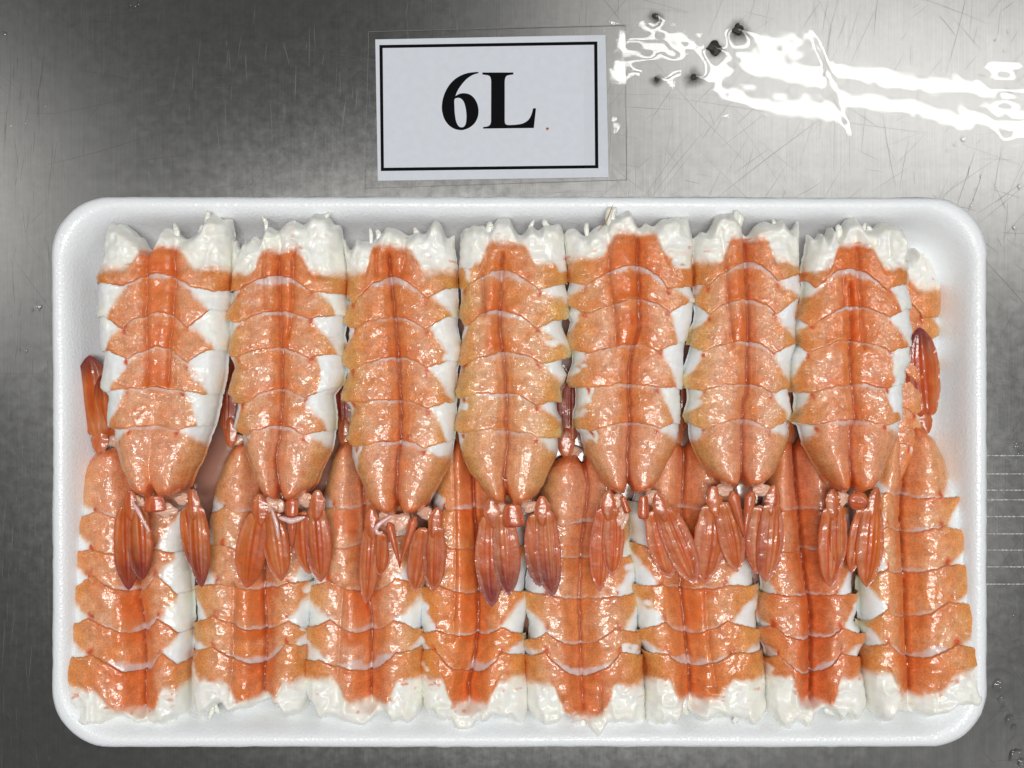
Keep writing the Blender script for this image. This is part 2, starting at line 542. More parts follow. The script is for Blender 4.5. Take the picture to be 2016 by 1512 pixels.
six = [(841, 354), (841, 363), (800, 376), (757, 406), (718, 452), (694, 492), (684, 519), (712, 504), (746, 500), (785, 510), (815, 538), (835, 578),
       (842, 622), (836, 665), (815, 705), (780, 735), (742, 750), (715, 752), (678, 744), (640, 720), (610, 680), (594, 632), (591, 585), (600, 530),
       (625, 470), (662, 420), (712, 383), (772, 361)]
hole = [(678, 542), (700, 532), (722, 537), (742, 562), (755, 610), (759, 660), (755, 705), (742, 728), (722, 733), (703, 722), (688, 690), (680, 640), (677, 590)]
letter('printed_letter', [smooth_closed(six, (0, 1, 6)), smooth_closed(hole)])
ell = [(868, 358), (1080, 358), (1080, 372), (1042, 378), (1026, 392), (1021, 420), (1021, 690), (1025, 708), (1042, 717), (1090, 716), (1140, 708),
       (1180, 685), (1203, 647), (1215, 603), (1235, 603), (1220, 738), (873, 742), (873, 731), (902, 727), (920, 716), (927, 695), (928, 420), (924, 394), (910, 379), (868, 372)]
letter('printed_letter', [smooth_closed(ell, (0, 1, 2, 5, 6, 9, 13, 14, 15, 16, 17, 20, 21, 24))])

# ------------------------------------------------------------------ foam tray
def rrect(cx, cy, hw, hh, r, n=14):
    pts = []
    for (sx, sy, a0) in ((1, 1, 0), (-1, 1, 90), (-1, -1, 180), (1, -1, 270)):
        for k in range(n + 1):
            a = math.radians(a0 + 90 * k / n)
            pts.append((cx + sx * (hw - r) + r * math.cos(a), cy + sy * (hh - r) + r * math.sin(a)))
    out = []
    m = len(pts)
    for k in range(m):                               # subdivide the straight runs
        a = np.array(pts[k]); b = np.array(pts[(k + 1) % m])
        d = np.linalg.norm(b - a); q = max(1, int(d / 9))
        for j in range(q): out.append(a + (b - a) * j / q)
    return np.array(out)


tray_top = W(1023, 929, 0)
TS = PX                                          # tray drawn at rim height
prof = [(92, .05), (70, .4), (40, 4), (12, 10.5), (3, 14.3), (0, 15.6), (2, 16.6), (8, 17.2), (16, 17.4), (24, 17.1), (32, 16.2), (40, 14.6), (50, 11.5), (64, 7.6), (80, 4.8), (98, 3.4), (125, 3.0), (200, 3.0), (330, 3.0), (460, 3.0), (533, 3.0)]
hw0, hh0, r0 = 920, 541, 112
rows = []
ring0 = rrect(0, 0, hw0, hh0, r0)
ang = np.arange(len(ring0))
for i, (d, z) in enumerate(prof):
    r = max(r0 - d * .62, 12)
    ring = rrect(0, 0, hw0, hh0, r0)
    # inset: scale straight parts, keep corners round
    ix = np.sign(ring[:, 0]) * np.maximum(np.abs(ring[:, 0]) - d, 0) if d > 250 else None
    s = np.array([(hw0 - d) / hw0, (hh0 - d) / hh0])
    P2 = ring * s
    nse = fbm(ang / 3.0 + i * .7, ang * 0 + i, 3, 3) * (1.6 if 3 <= i <= 6 else .5)
    nlow = fbm(ang / 40.0, ang * 0, 9, 2) * 2.0
    nn = ring / np.linalg.norm(ring, axis=1)[:, None]
    P2 = P2 + nn * (nse + nlow)[:, None]
    rows.append(np.stack([P2[:, 0] * TS, P2[:, 1] * TS, np.full(len(ring), z * .001)], -1))
Vt = np.array(rows)
tray = grid_obj('foam_tray', Vt, M_FOAM, None, closed_u=True, flip=False)
tray.location = ((1023 - CX) * TS, (CY - 929) * TS, 0)
me = tray.data
nrm = sum((p.normal.z * p.area for p in me.polygons if p.center.z < .0035), 0)
if nrm < 0: me.flip_normals()
tag(tray, 'white foam tray with rounded corners holding the shrimps', 'tray')

# ------------------------------------------------------------------ shrimps
C_OR = lin((230, 144, 88)); C_DEEP = lin((225, 110, 50)); C_RIDGE = lin((226, 106, 38)); C_PALE = lin((235, 182, 146))
C_TAN = lin((224, 174, 98)); C_WHITE = lin((241, 243, 246)); C_CREAM = lin((245, 244, 234)); C_MEM = lin((224, 202, 198))
C_RED = lin((206, 78, 30)); C_PINK = lin((230, 160, 126))
C_FIN = lin((216, 112, 46)); C_FIND = lin((118, 32, 34)); C_FINL = lin((228, 156, 106)); C_FINT = lin((196, 150, 90))
C_GREEN = lin((214, 212, 160))

NT = 132


def build_shrimp(sp):
    sg = sp['dir']                                   # +1: head at the top of the photo, -1: head at the bottom
    seed = sp['seed']
    zt = sp['z']                                     # height of the back (m)
    zb = sp['zb']
    zend = sp.get('zend', zt)                        # back height at the tail end
    sc_ = PX0 * (D - zt) / D
    xs = [p[1] for p in sp['L']] + [p[1] for p in sp['R']]
    ox = (min(xs) + max(xs)) / 2; oy = sp['yc'][2]
    root = empty('cooked_shrimp', ((ox - CX) * sc_, (CY - oy) * sc_, zb))
    tag(root, sp['label'], 'shrimp', sp['group'])
    Lp = sorted(((sg * y, x) for y, x in sp['L'])); Rp = sorted(((sg * y, x) for y, x in sp['R']))
    lw = np.array([p[0] for p in Lp]); lx = np.array([p[1] for p in Lp], float)
    rw = np.array([p[0] for p in Rp]); rx = np.array([p[1] for p in Rp], float)
    cr = [[(sg * y, x) for y, x in c] for c in sp['creases']]
    for c in cr: c.sort()
    mw = np.array([p[0] for p in cr[0]]); mx_ = np.array([p[1] for p in cr[0]], float)
    yc = [sg * y for y in sp['yc']]
    yend = sg * sp['end']
    hp = sorted((x, sg * y) for x, y in sp['head'])
    hx = np.array([p[0] for p in hp], float); hy = np.array([p[1] for p in hp], float)
    yp = sg * sp['yp']; ys = yp + abs(sp['ys'] - sp['yp'])
    tfL, tfR = sp.get('tf', (.55, .55)); tpL, tpR = sp.get('tip', (.9, .9))
    f = sp.get('f', [36, 30, 26, 13, 11]); tau = sp.get('tau', [28, 4, 6, 7, 4])
    q = np.linspace(-1, 1, NT)
    T = np.sign(q) * (1 - (1 - np.abs(q)) ** 1.35)          # columns a little denser at the rims
    jit = np.random.default_rng(seed).normal(0, 1, (6, 8))
    fv = np.random.default_rng(seed + 1).uniform(.7, 1.25, 5); f = [f[i_] * fv[i_] for i_ in range(5)]

    def tf(t): return np.where(t < 0, tfL, tfR)
    def tp(t): return np.where(t < 0, tpL, tpR)

    def bound(i, t):
        """segment edge i (0..4) as a function of the across parameter"""
        a = np.abs(t); F = f[i] + 3 * jit[i, 0]; Ta = tau[i] + np.where(t < 0, jit[i, 1], jit[i, 2]) * 4.5
        ft = tf(t) + .03 * np.where(t < 0, jit[i, 3], jit[i, 4])
        tip = np.maximum(tp(t), ft + .12)
        y = np.where(a < ft, F * np.clip(a / ft, 0, 1) ** 1.7, F + (Ta - F) * np.clip((a - ft) / (tip - ft), 0, 1))
        y = y + 4.0 * fbm(t * 5, t * 0 + i, seed + 3, 3) + 1.5 * fbm(t * 40, t * 0 + i, seed + 9, 2)
        return yc[i] + y + 5 * jit[i, 5] * t

    def endw(t):
        return yend + 4 * (1 - np.abs(t)) - 18 * np.exp(-(t / .13) ** 2) - 14 * np.abs(t) ** 4 + 1.5 * fbm(t * 14, t * 0, seed + 31, 2)

    def xof(t, w):
        l = np.interp(w, lw, lx); r = np.interp(w, rw, rx); m = np.interp(w, mw, mx_)
        m = np.clip(m, l + 20, r - 20) if True else m
        l = l + 2.0 * fbm(w / 14, w * 0, seed + 41, 3); r = r + 2.0 * fbm(w / 14, w * 0 + 7, seed + 43, 3)
        return np.where(t < 0, m + t * (m - l), m + t * (r - m))

    w_first = hy.min()
    for seg in range(6):
        nr = 40 if seg in (1, 2, 3, 4) else 60
        # denser rows at the tailward lip
        r = np.linspace(0, 1, nr)
        tg, rg = np.meshgrid(T, r)
        ov = 12
        if seg == 0:
            # head outline depends on x; estimate x at the head line
            xh = xof(T, np.full(NT, np.median(hy)))
            y0 = np.interp(xh, hx, hy)
            ext = 6 if sg > 0 else 22
            y0 = y0 - ext + 4 - 15 * (1 - np.abs(fbm(T * 3.5, T * 0, seed + 51, 2)) * 2.5) + 2.5 * fbm(T * 14, T * 0, seed + 53, 2)
            for _ in range(9): y0[1:-1] = (y0[:-2] + 2 * y0[1:-1] + y0[2:]) / 4
            y1 = bound(0, T)
        elif seg == 5:
            y0 = bound(4, T) - ov; y1 = endw(T)
        else:
            y0 = bound(seg - 1, T) - ov; y1 = bound(seg, T)
        w = y0[None] + rg * (y1 - y0)[None]
        a = np.abs(tg)
        X = xof(tg, w)
        if seg == 5:
            mm_ = np.interp(w, mw, mx_)
            X = mm_ + (X - mm_) * (1 - (.17 if sg > 0 else .04) * sst(.3, 1, rg))
        if 0 < seg < 5:
            fl = np.where(tg < 0, (9 if tpL >= .93 else 3) * (1 + .5 * jit[seg, 1]), (9 if tpR >= .93 else 3) * (1 + .5 * jit[seg, 2]))
            X = X + np.sign(tg) * sst(.72, 1, a) * fl * (sst(.25, .93, rg) - .35)
        # ---- height in photo pixels above the base
        span = np.clip((w - yc[0] + 120) / (yend - yc[0] + 120), 0, 1)
        top = (zt + (zend - zt) * span - zb) / sc_
        arch = np.clip(1 - a ** (9 if seg < 5 else 5), 0, 1) ** .5
        lobe = (7 if seg < 5 else 11) * (1 - (2 * a - 1.0) ** 2) * (1 - a ** 4)
        Z = top * (.25 + .75 * arch) * np.where(a >= .999, 0.0, 1.0) + lobe
        Z = np.where(a > .995, top * .1, Z)
        ridge_mask = np.zeros_like(Z); crease_mask = np.zeros_like(Z)
        for ci, c in enumerate(cr):
            cw = np.array([p[0] for p in c]); cxx = np.array([p[1] for p in c], float)
            on = sst(cw[0] - 12, cw[0] + 8, w) * (1 - sst(cw[-1] - 4, cw[-1] + 14, w))
            dx = X - (np.interp(w, cw, cxx) + 1.5 * fbm(w / 12, w * 0 + ci, seed + 60, 2))
            dep = sp.get('cdepth', [1.0, .8, .8])[ci]
            Z -= on * dep * (12 * np.exp(-(dx / 3.0) ** 2) + sp.get('vd', 12) * np.exp(-(dx / sp.get('vw', 15)) ** 2))
            crease_mask = np.maximum(crease_mask, on * dep * np.exp(-(dx / 2.0) ** 2))
        for (ra, rb, sa, sb, hgt) in sp.get('ridges', []):      # x0, x1, y from/to, height
            wa, wb = sorted((sg * sa, sg * sb))
            on = sst(wa - 15, wa + 5, w) * (1 - sst(wb - 5, wb + 10, w))
            rm = on * sst(ra - 9, ra + 10, X) * (1 - sst(rb - 8, rb + 5, X))
            Z += hgt * rm
            ridge_mask = np.maximum(ridge_mask, rm)
        Z += 3.0 * fbm(X / 38, w / 38, seed + 71, 3) + .7 * fbm(X / 9, w / 12, seed + 73, 2)
        # ---- shingled segments: tucked at the front, proud lip at the back
        if seg == 0:
            dh = w - y0[None]
            rndh = 1 - (1 - np.clip(dh / 30, 0, 1)) ** 2.4
            white = 1 - sst(-4, 12, w - yp - (ys - yp) * sst(.30, .55, a))
            Z = Z * (.42 + .58 * rndh) * np.where(rg <= 0, .2, 1)
            bil = (1 - np.abs(fbm(X / 30, w / 30, seed + 81, 2)) * 2.2) * 4.5 + (1 - np.abs(fbm(X / 14, w / 14, seed + 83, 1)) * 2.2) * 1.0
            Z += white * (bil - 6) * np.clip(dh / 8, 0, 1)
            off = 2.5 * sst(.5, 1, rg)
        elif seg == 5:
            off = -4.5 + 4.5 * sst(0, .3, rg)
            end = np.clip((y1[None] - w) / 16, 0, 1)
            Z = Z * (.60 + .40 * (1 - (1 - end) ** 2.0))
        else:
            off = -2.8 + 4.2 * sst(0, 1, rg)
        Z += off
        if seg < 5:
            lip = np.clip((y1[None] - w) / 3.4, 0, 1)
            Z -= 2.0 * (1 - lip) ** 2
        # ---- pigment
        nz1 = fbm(X / 26, w / 26, seed + 91, 4); nz2 = fbm(X / 7, w / 7, seed + 95, 2); nz3 = fbm(X / 40, w / 30, seed + 97, 3)
        b_prev = bound(seg - 1, T)[None] if seg > 0 else None
        if seg == 0:
            lim = yp + (ys - yp) * sst(.28, .54, a) + 11 * nz1 + 6 * nz3
            pig = w - lim
        elif seg == 5:
            ft = tf(tg)
            lim = b_prev + np.where(a > ft - .1, (a - ft + .1) / (1.1 - ft) * 46 - 4, -20)
            pig = w - lim + 5 * nz1
        else:
            ft = tf(tg) + .05 * np.where(tg < 0, jit[seg, 6], jit[seg, 7]); tip = np.maximum(tp(tg) + .07 * np.where(tg < 0, jit[seg, 7], jit[seg, 5]), ft + .12)
            tipy = y1[None]
            foot = yc[seg - 1] + f[seg - 1]
            tt = np.clip((a - ft) / (tip - ft), 0, 1.6)
            lim = np.where(a > ft - .02, foot + tt * (yc[seg] + tau[seg] - foot - 5), -1e5)
            pig = np.minimum(w - lim, 60) + 9 * nz1 + 1 * nz2
            pig = np.where(a > tip, pig - (a - tip) * 260, pig)
        fade = 13 + 8 * nz3
        tear = sst(.28, .6, fbm(X / 46, w / 40, seed + 111, 3)) * sst(.4, .75, a)
        pig = pig - 26 * tear
        pm = sst(-fade, 5.0, pig + 2.5 * nz2 + 3 * fbm(X / 15, w / 15, seed + 98, 2)) ** 1.2
        # colours
        base = np.broadcast_to(C_OR, w.shape + (3,)).copy()
        rr = rg if seg else np.clip((w - yp) / np.maximum(y1[None] - yp, 1), 0, 1)
        base = mixc(base, C_PALE, np.clip(.25 + .45 * sst(.12, .45, a) * (1 - sst(.6, .9, a)) - rr * .35 + .6 * nz1 + .6 * nz3 + .10 * seg - .2 + .14 * jit[0, 6] + .15 * (seg == 5), 0, .95))
        base = mixc(base, C_DEEP, np.clip(.16 * (1 - sst(.05, .4, a)) * (1.2 - .2 * seg) + .35 * sst(.55, 1.0, rr) * (seg < 5) + .7 * nz3 + .25 * nz2 - .12, 0, .9))
        base = mixc(base, C_TAN, np.clip(sst(.45, .95, a) * sp.get('tan', .75) * (.75 + .5 * nz1), 0, .9))
        if seg == 5:
            base = mixc(base, C_PINK, np.clip(.35 + .6 * nz1, 0, .6) * (1 - sst(.4, .8, a)))
            base = mixc(base, C_DEEP, np.clip(.75 * sst(.72, 1, rr) + .1, 0, .8))
        if seg == 0:
            base = mixc(base, C_DEEP, .35 * (1 - sst(.2, .5, a)))
        base = mixc(base, C_RIDGE, np.clip(ridge_mask * (.05 + .5 * sst(.15, .5, rr) + .45 * nz1 + .3 * nz3), 0, 1))
        if seg < 5:
            eg = np.clip((y1[None] - w) / 5.0, 0, 1)
            base = mixc(base, C_RED, .32 * (1 - eg) * np.clip(.35 + 1.4 * nz3, 0, 1))
        base = mixc(base, lin((128, 42, 18)), .62 * np.clip(crease_mask, 0, 1))
        # pigment knots at the foot of each side edge
        if seg > 0:
            for s_, ft_ in ((-1, tfL), (1, tfR)):
                dxk = (tg - s_ * ft_) * 110; dyk = w - (b_prev + 5)
                kn = np.exp(-(dxk / 5) ** 2 - (dyk / 8) ** 2) * np.clip(.9 + 1.2 * nz2, 0, 1.3)
                base = mixc(base, C_RED, np.clip(kn * 1.1, 0, .9)); pm = np.maximum(pm, np.clip(kn * 1.2 * (seg >= 3), 0, 1))
        wh = mixc(np.broadcast_to(C_WHITE, w.shape + (3,)).copy(), C_CREAM, np.clip(.75 + .5 * nz1, 0, 1) if seg == 0 else np.clip(.35 + .7 * nz3 + .3 * nz1, 0, 1))
        # stray pigment specks on the white head meat
        if seg == 0:
            spk = sst(.42, .62, fbm(X / 16, w / 9, seed + 99, 3)) * sst(-52, -8, pig)
            wh = mixc(wh, C_DEEP, .8 * spk)
        base = base * np.array(sp.get('tint', (1, 1, 1)))
        stre = sst(.35, .75, fbm(X / 20, w / 5, seed + 121, 3)) * sst(-34, -6, pig) * .55
        wh = mixc(wh, C_PALE, np.clip(stre + .35 * sst(-22, 0, pig), 0, .8))
        colr = mixc(wh, base, pm)
        if seg > 0:
            th = [0, 21, 11, 8, 8, 9][seg] * (1 - np.clip(a / (.50 if seg < 4 else .6), 0, 1) ** 2) * np.clip(.75 + .9 * nz1 + .5 * nz3, .0, 1.5)
            mem = 1 - sst(.55, 1.1, (w - b_prev) / np.maximum(th, .5))
            mem = mem * (th > 1)
            colr = mixc(colr, C_MEM, np.clip(mem * ((.85 if seg == 1 else .55) + .5 * nz2 + .5 * nz3), 0, .95))
            pm = pm * (1 - .8 * mem)
        dotw = np.clip(sst(-9, 3, pig) * .9, 0, 1) * (1 - np.clip(ridge_mask, 0, 1) * .4)
        if seg > 0: dotw = dotw * (1 - .8 * np.clip(mem, 0, 1))
        # yellow-green rim where the side plates end
        if 0 < seg < 5:
            yl = sst(.86, 1.0, a) * sst(.45, .9, rg) * np.where(tg < 0, sp.get('yelL', .3), sp.get('yelR', .5))
            colr = mixc(colr, C_GREEN, np.clip(yl, 0, .8))
        V = np.stack([(X - ox) * sc_, (oy * sg - w) * sg * sc_ * 1.0, Z * sc_], -1)
        o = grid_obj('body_segment', V, M_SKIN, root, colr, dotw)
        if seg == 0: o['label'] = 'ragged white head end with orange back'
        if seg == 5: o['label'] = 'long smooth orange last segment'

    # ---------------- frayed meat fibres at the head end
    rs = np.random.default_rng(seed + 500)
    for k in range(3):
        xq = rs.uniform(hx.min() + 24, hx.max() - 24); yq = np.interp(xq, hx, hy)
        pts = [(xq, sg * (yq + 22)), (xq + rs.normal(0, 3), sg * (yq - 2)), (xq + rs.normal(0, 7), sg * (yq - rs.uniform(10, 20)))]
        tube('meat_fibre', root, lambda x, y, z: ((x - ox) * sc_, (oy - y) * sc_, z * sc_), pts, rs.uniform(9, 16), (zt - zb) / sc_ * rs.uniform(.55, .7), (240, 239, 230), seed + k)

    # ---------------- tail
    zl = (zend - zb) / sc_

    def loc(x, y, z): return ((x - ox) * sc_, (oy - y) * sc_, z * sc_)

    for fin in sp.get('fins', []):
        make_fin(root, fin, loc, zl, seed, sg)
    for k, (x0, y0_, x1, y1_, wd, kind) in enumerate(sp.get('telson', [])):
        blade('tail_spike', root, loc, (x0, y0_), (x1, y1_), wd, zl * .55 + 6, 5, seed + 7 + k,
              dict(base=lin((208, 104, 62)), tip=lin((176, 58, 28)), ridge=C_FINL, light=.4), mat=M_FIN, spike=kind)
    for k, (bx, by, rx_, ry_) in enumerate(sp.get('tissue', [])):
        lump('white_tissue', root, loc, bx, by, rx_ * 1.15, ry_ * 1.1, zl * .52, seed + k)
    for k, (pts, wd, c) in enumerate(sp.get('strips', [])):
        tube('vein_strip', root, loc, pts, wd, zl * .86, c, seed + k)
    for k, (x, y, ln, an, wd, zz) in enumerate(sp.get('flaps', [])):
        a_ = math.radians(an)
        blade('membrane_flap', root, loc, (x, y), (x + ln * .8 * math.cos(a_), y + ln * .8 * math.sin(a_)), wd * .8, (zt - zb) / sc_ * .93 + zz, 2.0, seed + 300 + k,
              dict(base=lin((216, 172, 122)), tip=lin((222, 214, 176)), ridge=lin((228, 214, 186)), light=.6), mat=M_TISSUE, leaf=True)
    return root


def blade(name, parent, loc, p0, p1, wd, z0, dome, seed, c, mat=None, spike='', leaf=False, dark=0.0, bend=0.0, dz=0.0):
    """one fin blade, closed and thick, from base p0 to tip p1 (photo pixels)"""
    R, C = 36, 72
    s = np.linspace(0, 1, R)[:, None]; th = np.linspace(0, 2 * math.pi, C, endpoint=False)[None]
    p0 = np.array(p0, float); p1 = np.array(p1, float)
    d = p1 - p0; ln = np.linalg.norm(d); d = d / ln; n = np.array([-d[1], d[0]])
    if spike == 'v':
        prof = (1 - s) ** .8 * (.35 + .65 * sst(0, .12, s))
    elif spike == 'stub':
        prof = (.75 + .25 * s) * np.sqrt(np.clip(1 - ((s - .5) * 2) ** 8, 0, 1))
    elif spike == 'ball':
        prof = np.sqrt(np.clip(1 - ((s - .5) * 2) ** 2, 0, 1))
    elif leaf:
        prof = np.sin(math.pi * np.clip(s * .96 + .04, 0, 1)) ** .7
    else:
        prof = np.interp(s, [0, .03, .10, .30, .52, .70, .84, .94, .985, 1], [0, .50, .72, .94, 1.0, .90, .68, .36, .16, 0])
    prof = prof * (1 + (.12 if leaf else .05) * fbm(s * 9, s * 0, seed, 2))
    a = np.cos(th) * np.ones_like(s)                     # -1..1 across
    up = np.sin(th) * np.ones_like(s)
    half = wd * .5 * prof
    cxy = p0[None, None] + d * (s * ln)[..., None] + n * (bend * np.sin(s * math.pi))[..., None]
    XY = cxy + n * (a * half)[..., None]
    topz = dome * (1 - np.abs(a) ** (2.0 if (spike or leaf) else 2.6)) * (prof ** .5)
    zt_ = np.where(up > 0, topz, -.8 * np.sqrt(np.clip(1 - a * a, 0, 1)) * prof)
    ridge = np.zeros_like(a)
    if not spike and not leaf:
        ph = .1 * math.sin(seed)
        for rc, rw_, rh in ((-.50 + ph, .07, .45), (-.10 + ph, .09, 1.1), (.32 + ph, .07, .6)):
            ridge = ridge + rh * np.exp(-((a - rc * (1 - .25 * s)) / rw_) ** 2) * sst(.02, .15, s) * (1 - sst(.72, .97, s))
        zt_ = zt_ + (ridge - 1.4 * sst(.05, .2, s)) * (up > 0) * (np.abs(a) < .97)
    zt_ = zt_ + .5 * fbm(XY[..., 0] / 22, XY[..., 1] / 22, seed + 5, 2) * (up > 0)
    Z = z0 + dz * s + zt_
    V = np.stack(np.broadcast_arrays(*loc(XY[..., 0], XY[..., 1], Z)), -1)
    nz = fbm(a * 2.5, s * 7, seed + 8, 3)
    col = np.broadcast_to(c['base'], a.shape + (3,)).copy()
    if 'pale' in c:
        col = mixc(col, c['pale'], np.clip((1 - sst(0, .4, s)) * .55 + .3 * nz, 0, .8) * np.ones_like(a))
    if c.get('plain'):
        return grid_obj(name, V, mat, parent, mixc(col, c['ridge'], np.clip(nz, 0, 1)), None, closed_u=True, flip=False)
    # length-wise veins
    ve = np.clip(fbm(a * 4.0, s * 1.2, seed + 12, 3) * 1.6, -1, 1)
    col = mixc(col, c['ridge'], np.clip(c['light'] * ve, 0, .8))
    col = mixc(col, c['base'] * np.array([.72, .45, .4]), np.clip(-.75 * ve, 0, .7))
    if not spike and not leaf:
        col = mixc(col, c['ridge'], np.clip(ridge / 4.2 * .35 * (1 - s), 0, .5))
        col = mixc(col, c['base'] * np.array([.7, .38, .3]), np.clip(sst(.80, .97, np.abs(a)) * .7, 0, 1))
    col = mixc(col, c['tip'], np.clip(sst(1 - .15 - .6 * dark if dark else .75, 1.0, s) * (1.0 if dark else .7) + .2 * nz * (s > .4), 0, 1) * np.ones_like(a))
    return grid_obj(name, V, mat, parent, col, None, closed_u=True, flip=False)


def lump(name, parent, loc, x, y, rx_, ry_, z, seed, color=None, mat=None):
    R, C = 20, 32
    ph = np.linspace(0, math.pi, R)[:, None]; th = np.linspace(0, 2 * math.pi, C, endpoint=False)[None]
    k = 1 + .5 * fbm(np.cos(th) * 1.6 + ph * 1.6, np.sin(th) * 2.0 + ph, seed + 3, 2)
    X = x + rx_ * np.sin(ph) * np.cos(th) * k; Y = y + ry_ * np.sin(ph) * np.sin(th) * k; Z = z + 4.5 * np.cos(ph) * k + 0 * th
    V = np.stack(np.broadcast_arrays(*loc(X, Y, Z)), -1)
    col = np.broadcast_to(lin((230, 186, 164)) if color is None else color, X.shape + (3,)).copy()
    if color is None:
        col = mixc(col, C_PINK, np.clip(.1 + .8 * fbm(X / 8, Y / 8, seed, 2), 0, .7))
    return grid_obj(name, V, mat or M_TISSUE, parent, col, None, closed_u=True, flip=True)


def tube(name, parent, loc, pts, wd, z, c, seed):
    pts = np.array(pts, float)
    n = 26
    tt = np.linspace(0, len(pts) - 1, n)
    P = np.stack([np.interp(tt, np.arange(len(pts)), pts[:, k]) for k in (0, 1)], -1)
    for _ in range(3): P[1:-1] = (P[:-2] + P[1:-1] * 2 + P[2:]) / 4
    d = np.gradient(P, axis=0); d /= np.linalg.norm(d, axis=1)[:, None] + 1e-9
    nn = np.stack([-d[:, 1], d[:, 0]], -1)
    C = 10; th = np.linspace(0, 2 * math.pi, C, endpoint=False)[None]
    s = np.linspace(0, 1, n)[:, None]
    w = wd * .5 * np.sin(math.pi * np.clip(.05 + .9 * s, 0, 1)) ** .5 * (1 + .2 * fbm(s * 8, s * 0, seed, 2))
    X = P[:, :1] + nn[:, :1] * np.cos(th) * w; Y = P[:, 1:] + nn[:, 1:] * np.cos(th) * w; Z = z + np.sin(th) * w * .7
    V = np.stack(np.broadcast_arrays(*loc(X, Y, Z)), -1)
    col = np.broadcast_to(lin(c), X.shape + (3,)).copy()
    return grid_obj(name, V, M_TISSUE, parent, col, None, closed_u=True, flip=False)


def make_fin(root, fin, loc, zl, seed, sg):
    """tail fan half: plump base joint, two or more blades as its sub-parts"""
    bx, by = fin['base']; dark = fin.get('dark', 0)
    z0 = zl * fin.get('zk', .55)
    cb = dict(light_=1, base=fin.get('c', C_FIN) * np.array([.98, .68, .42]), tip=C_FIND if dark else lin((178, 56, 20)), ridge=C_FINL, light=.55, pale=lin((214, 118, 62)))
    tip = np.mean([b[1] for b in fin['blades']], 0)
    d = np.array(tip, float) - np.array([bx, by]); d /= np.linalg.norm(d)
    p0 = np.array([bx, by]) - d * 18; p1 = np.array([bx, by]) + d * fin.get('jl', 44)
    joint = blade('tail_fin', root, loc, p0, p1, fin.get('jw', 34) * .85, z0 + 1.5, 2.6, seed + int(bx),
                  dict(base=lin((206, 104, 54)), tip=cb['base'], ridge=lin((222, 144, 98)), light=.7), mat=M_FIN, leaf=True)
    for k, b in enumerate(fin['blades']):
        (a0, a1, wd) = b[:3]; wd = wd * 1.32
        o = blade('fin_blade', joint, loc, a0, a1, wd, z0 + 2.0 * k, 1.7, seed + 13 * k + int(a1[0]), cb, mat=M_FIN, dark=dark,
                  bend=b[3] if len(b) > 3 else random.uniform(-3, 3), dz=fin.get('dz', -6))


GU = 'shrimps laid tail down across the middle of the tray'
GL = 'shrimps laid head down along the lower edge of the tray'
ZU, ZUE = .0220, .0245         # back height of the upper row: head half, tail end
ZL, ZLE = .0178, .0120         # lower row: head half, tail end
S = []

S.append(dict(seed=101, tint=(1,.95,.9), dir=1, L=[(443, 196), (500, 193), (539, 180), (567, 181), (602, 184), (634, 181), (691, 194), (723, 191), (764, 191), (780, 202), (838, 206), (846, 215), (872, 217), (925, 227), (959, 241), (977, 250)],
    R=[(440, 450), (463, 450), (570, 447), (666, 445), (734, 437), (766, 429), (829, 416), (861, 404), (898, 397), (946, 384), (977, 372)],
    creases=[[(500, 318), (760, 312), (780, 309), (835, 308), (860, 302), (925, 298), (980, 304)], [(470, 290), (540, 290), (620, 288), (680, 291), (755, 294)], [(470, 342), (560, 346), (620, 342), (690, 336), (755, 336)]],
    cdepth=[.0, .75, .75], ridges=[(291, 343, 500, 765, 5)], yc=[540, 614, 682, 764, 838], end=977, yp=494, ys=536, tf=(.5, .48), tip=(.84, .76), tan=.5, yelL=.1, yelR=.1,
    head=[(196, 450), (205, 443), (235, 450), (262, 470), (285, 478), (303, 472), (307, 452), (330, 448), (345, 460), (355, 478), (370, 470), (395, 455), (400, 428), (435, 425), (448, 440), (450, 465)],
    fins=[dict(base=(252, 984), dark=.8, jw=36, blades=[((244, 996), (246, 1166), 42), ((266, 996), (273, 1146), 40)]),
          dict(base=(375, 982), dark=.8, jw=34, blades=[((362, 1000), (378, 1128), 32), ((384, 996), (391, 1160), 34)])],
    telson=[(300, 975, 303, 1010, 46, 'stub')], tissue=[(262, 992, 16, 12), (358, 984, 14, 10), (318, 1006, 20, 12)],
    strips=[([(262, 985), (275, 1005), (285, 1025), (297, 1046)], 8, (232, 190, 186))],
    flaps=[],
    label='leftmost shrimp of the middle row, white side margins and dark red tail fins', group=GU))

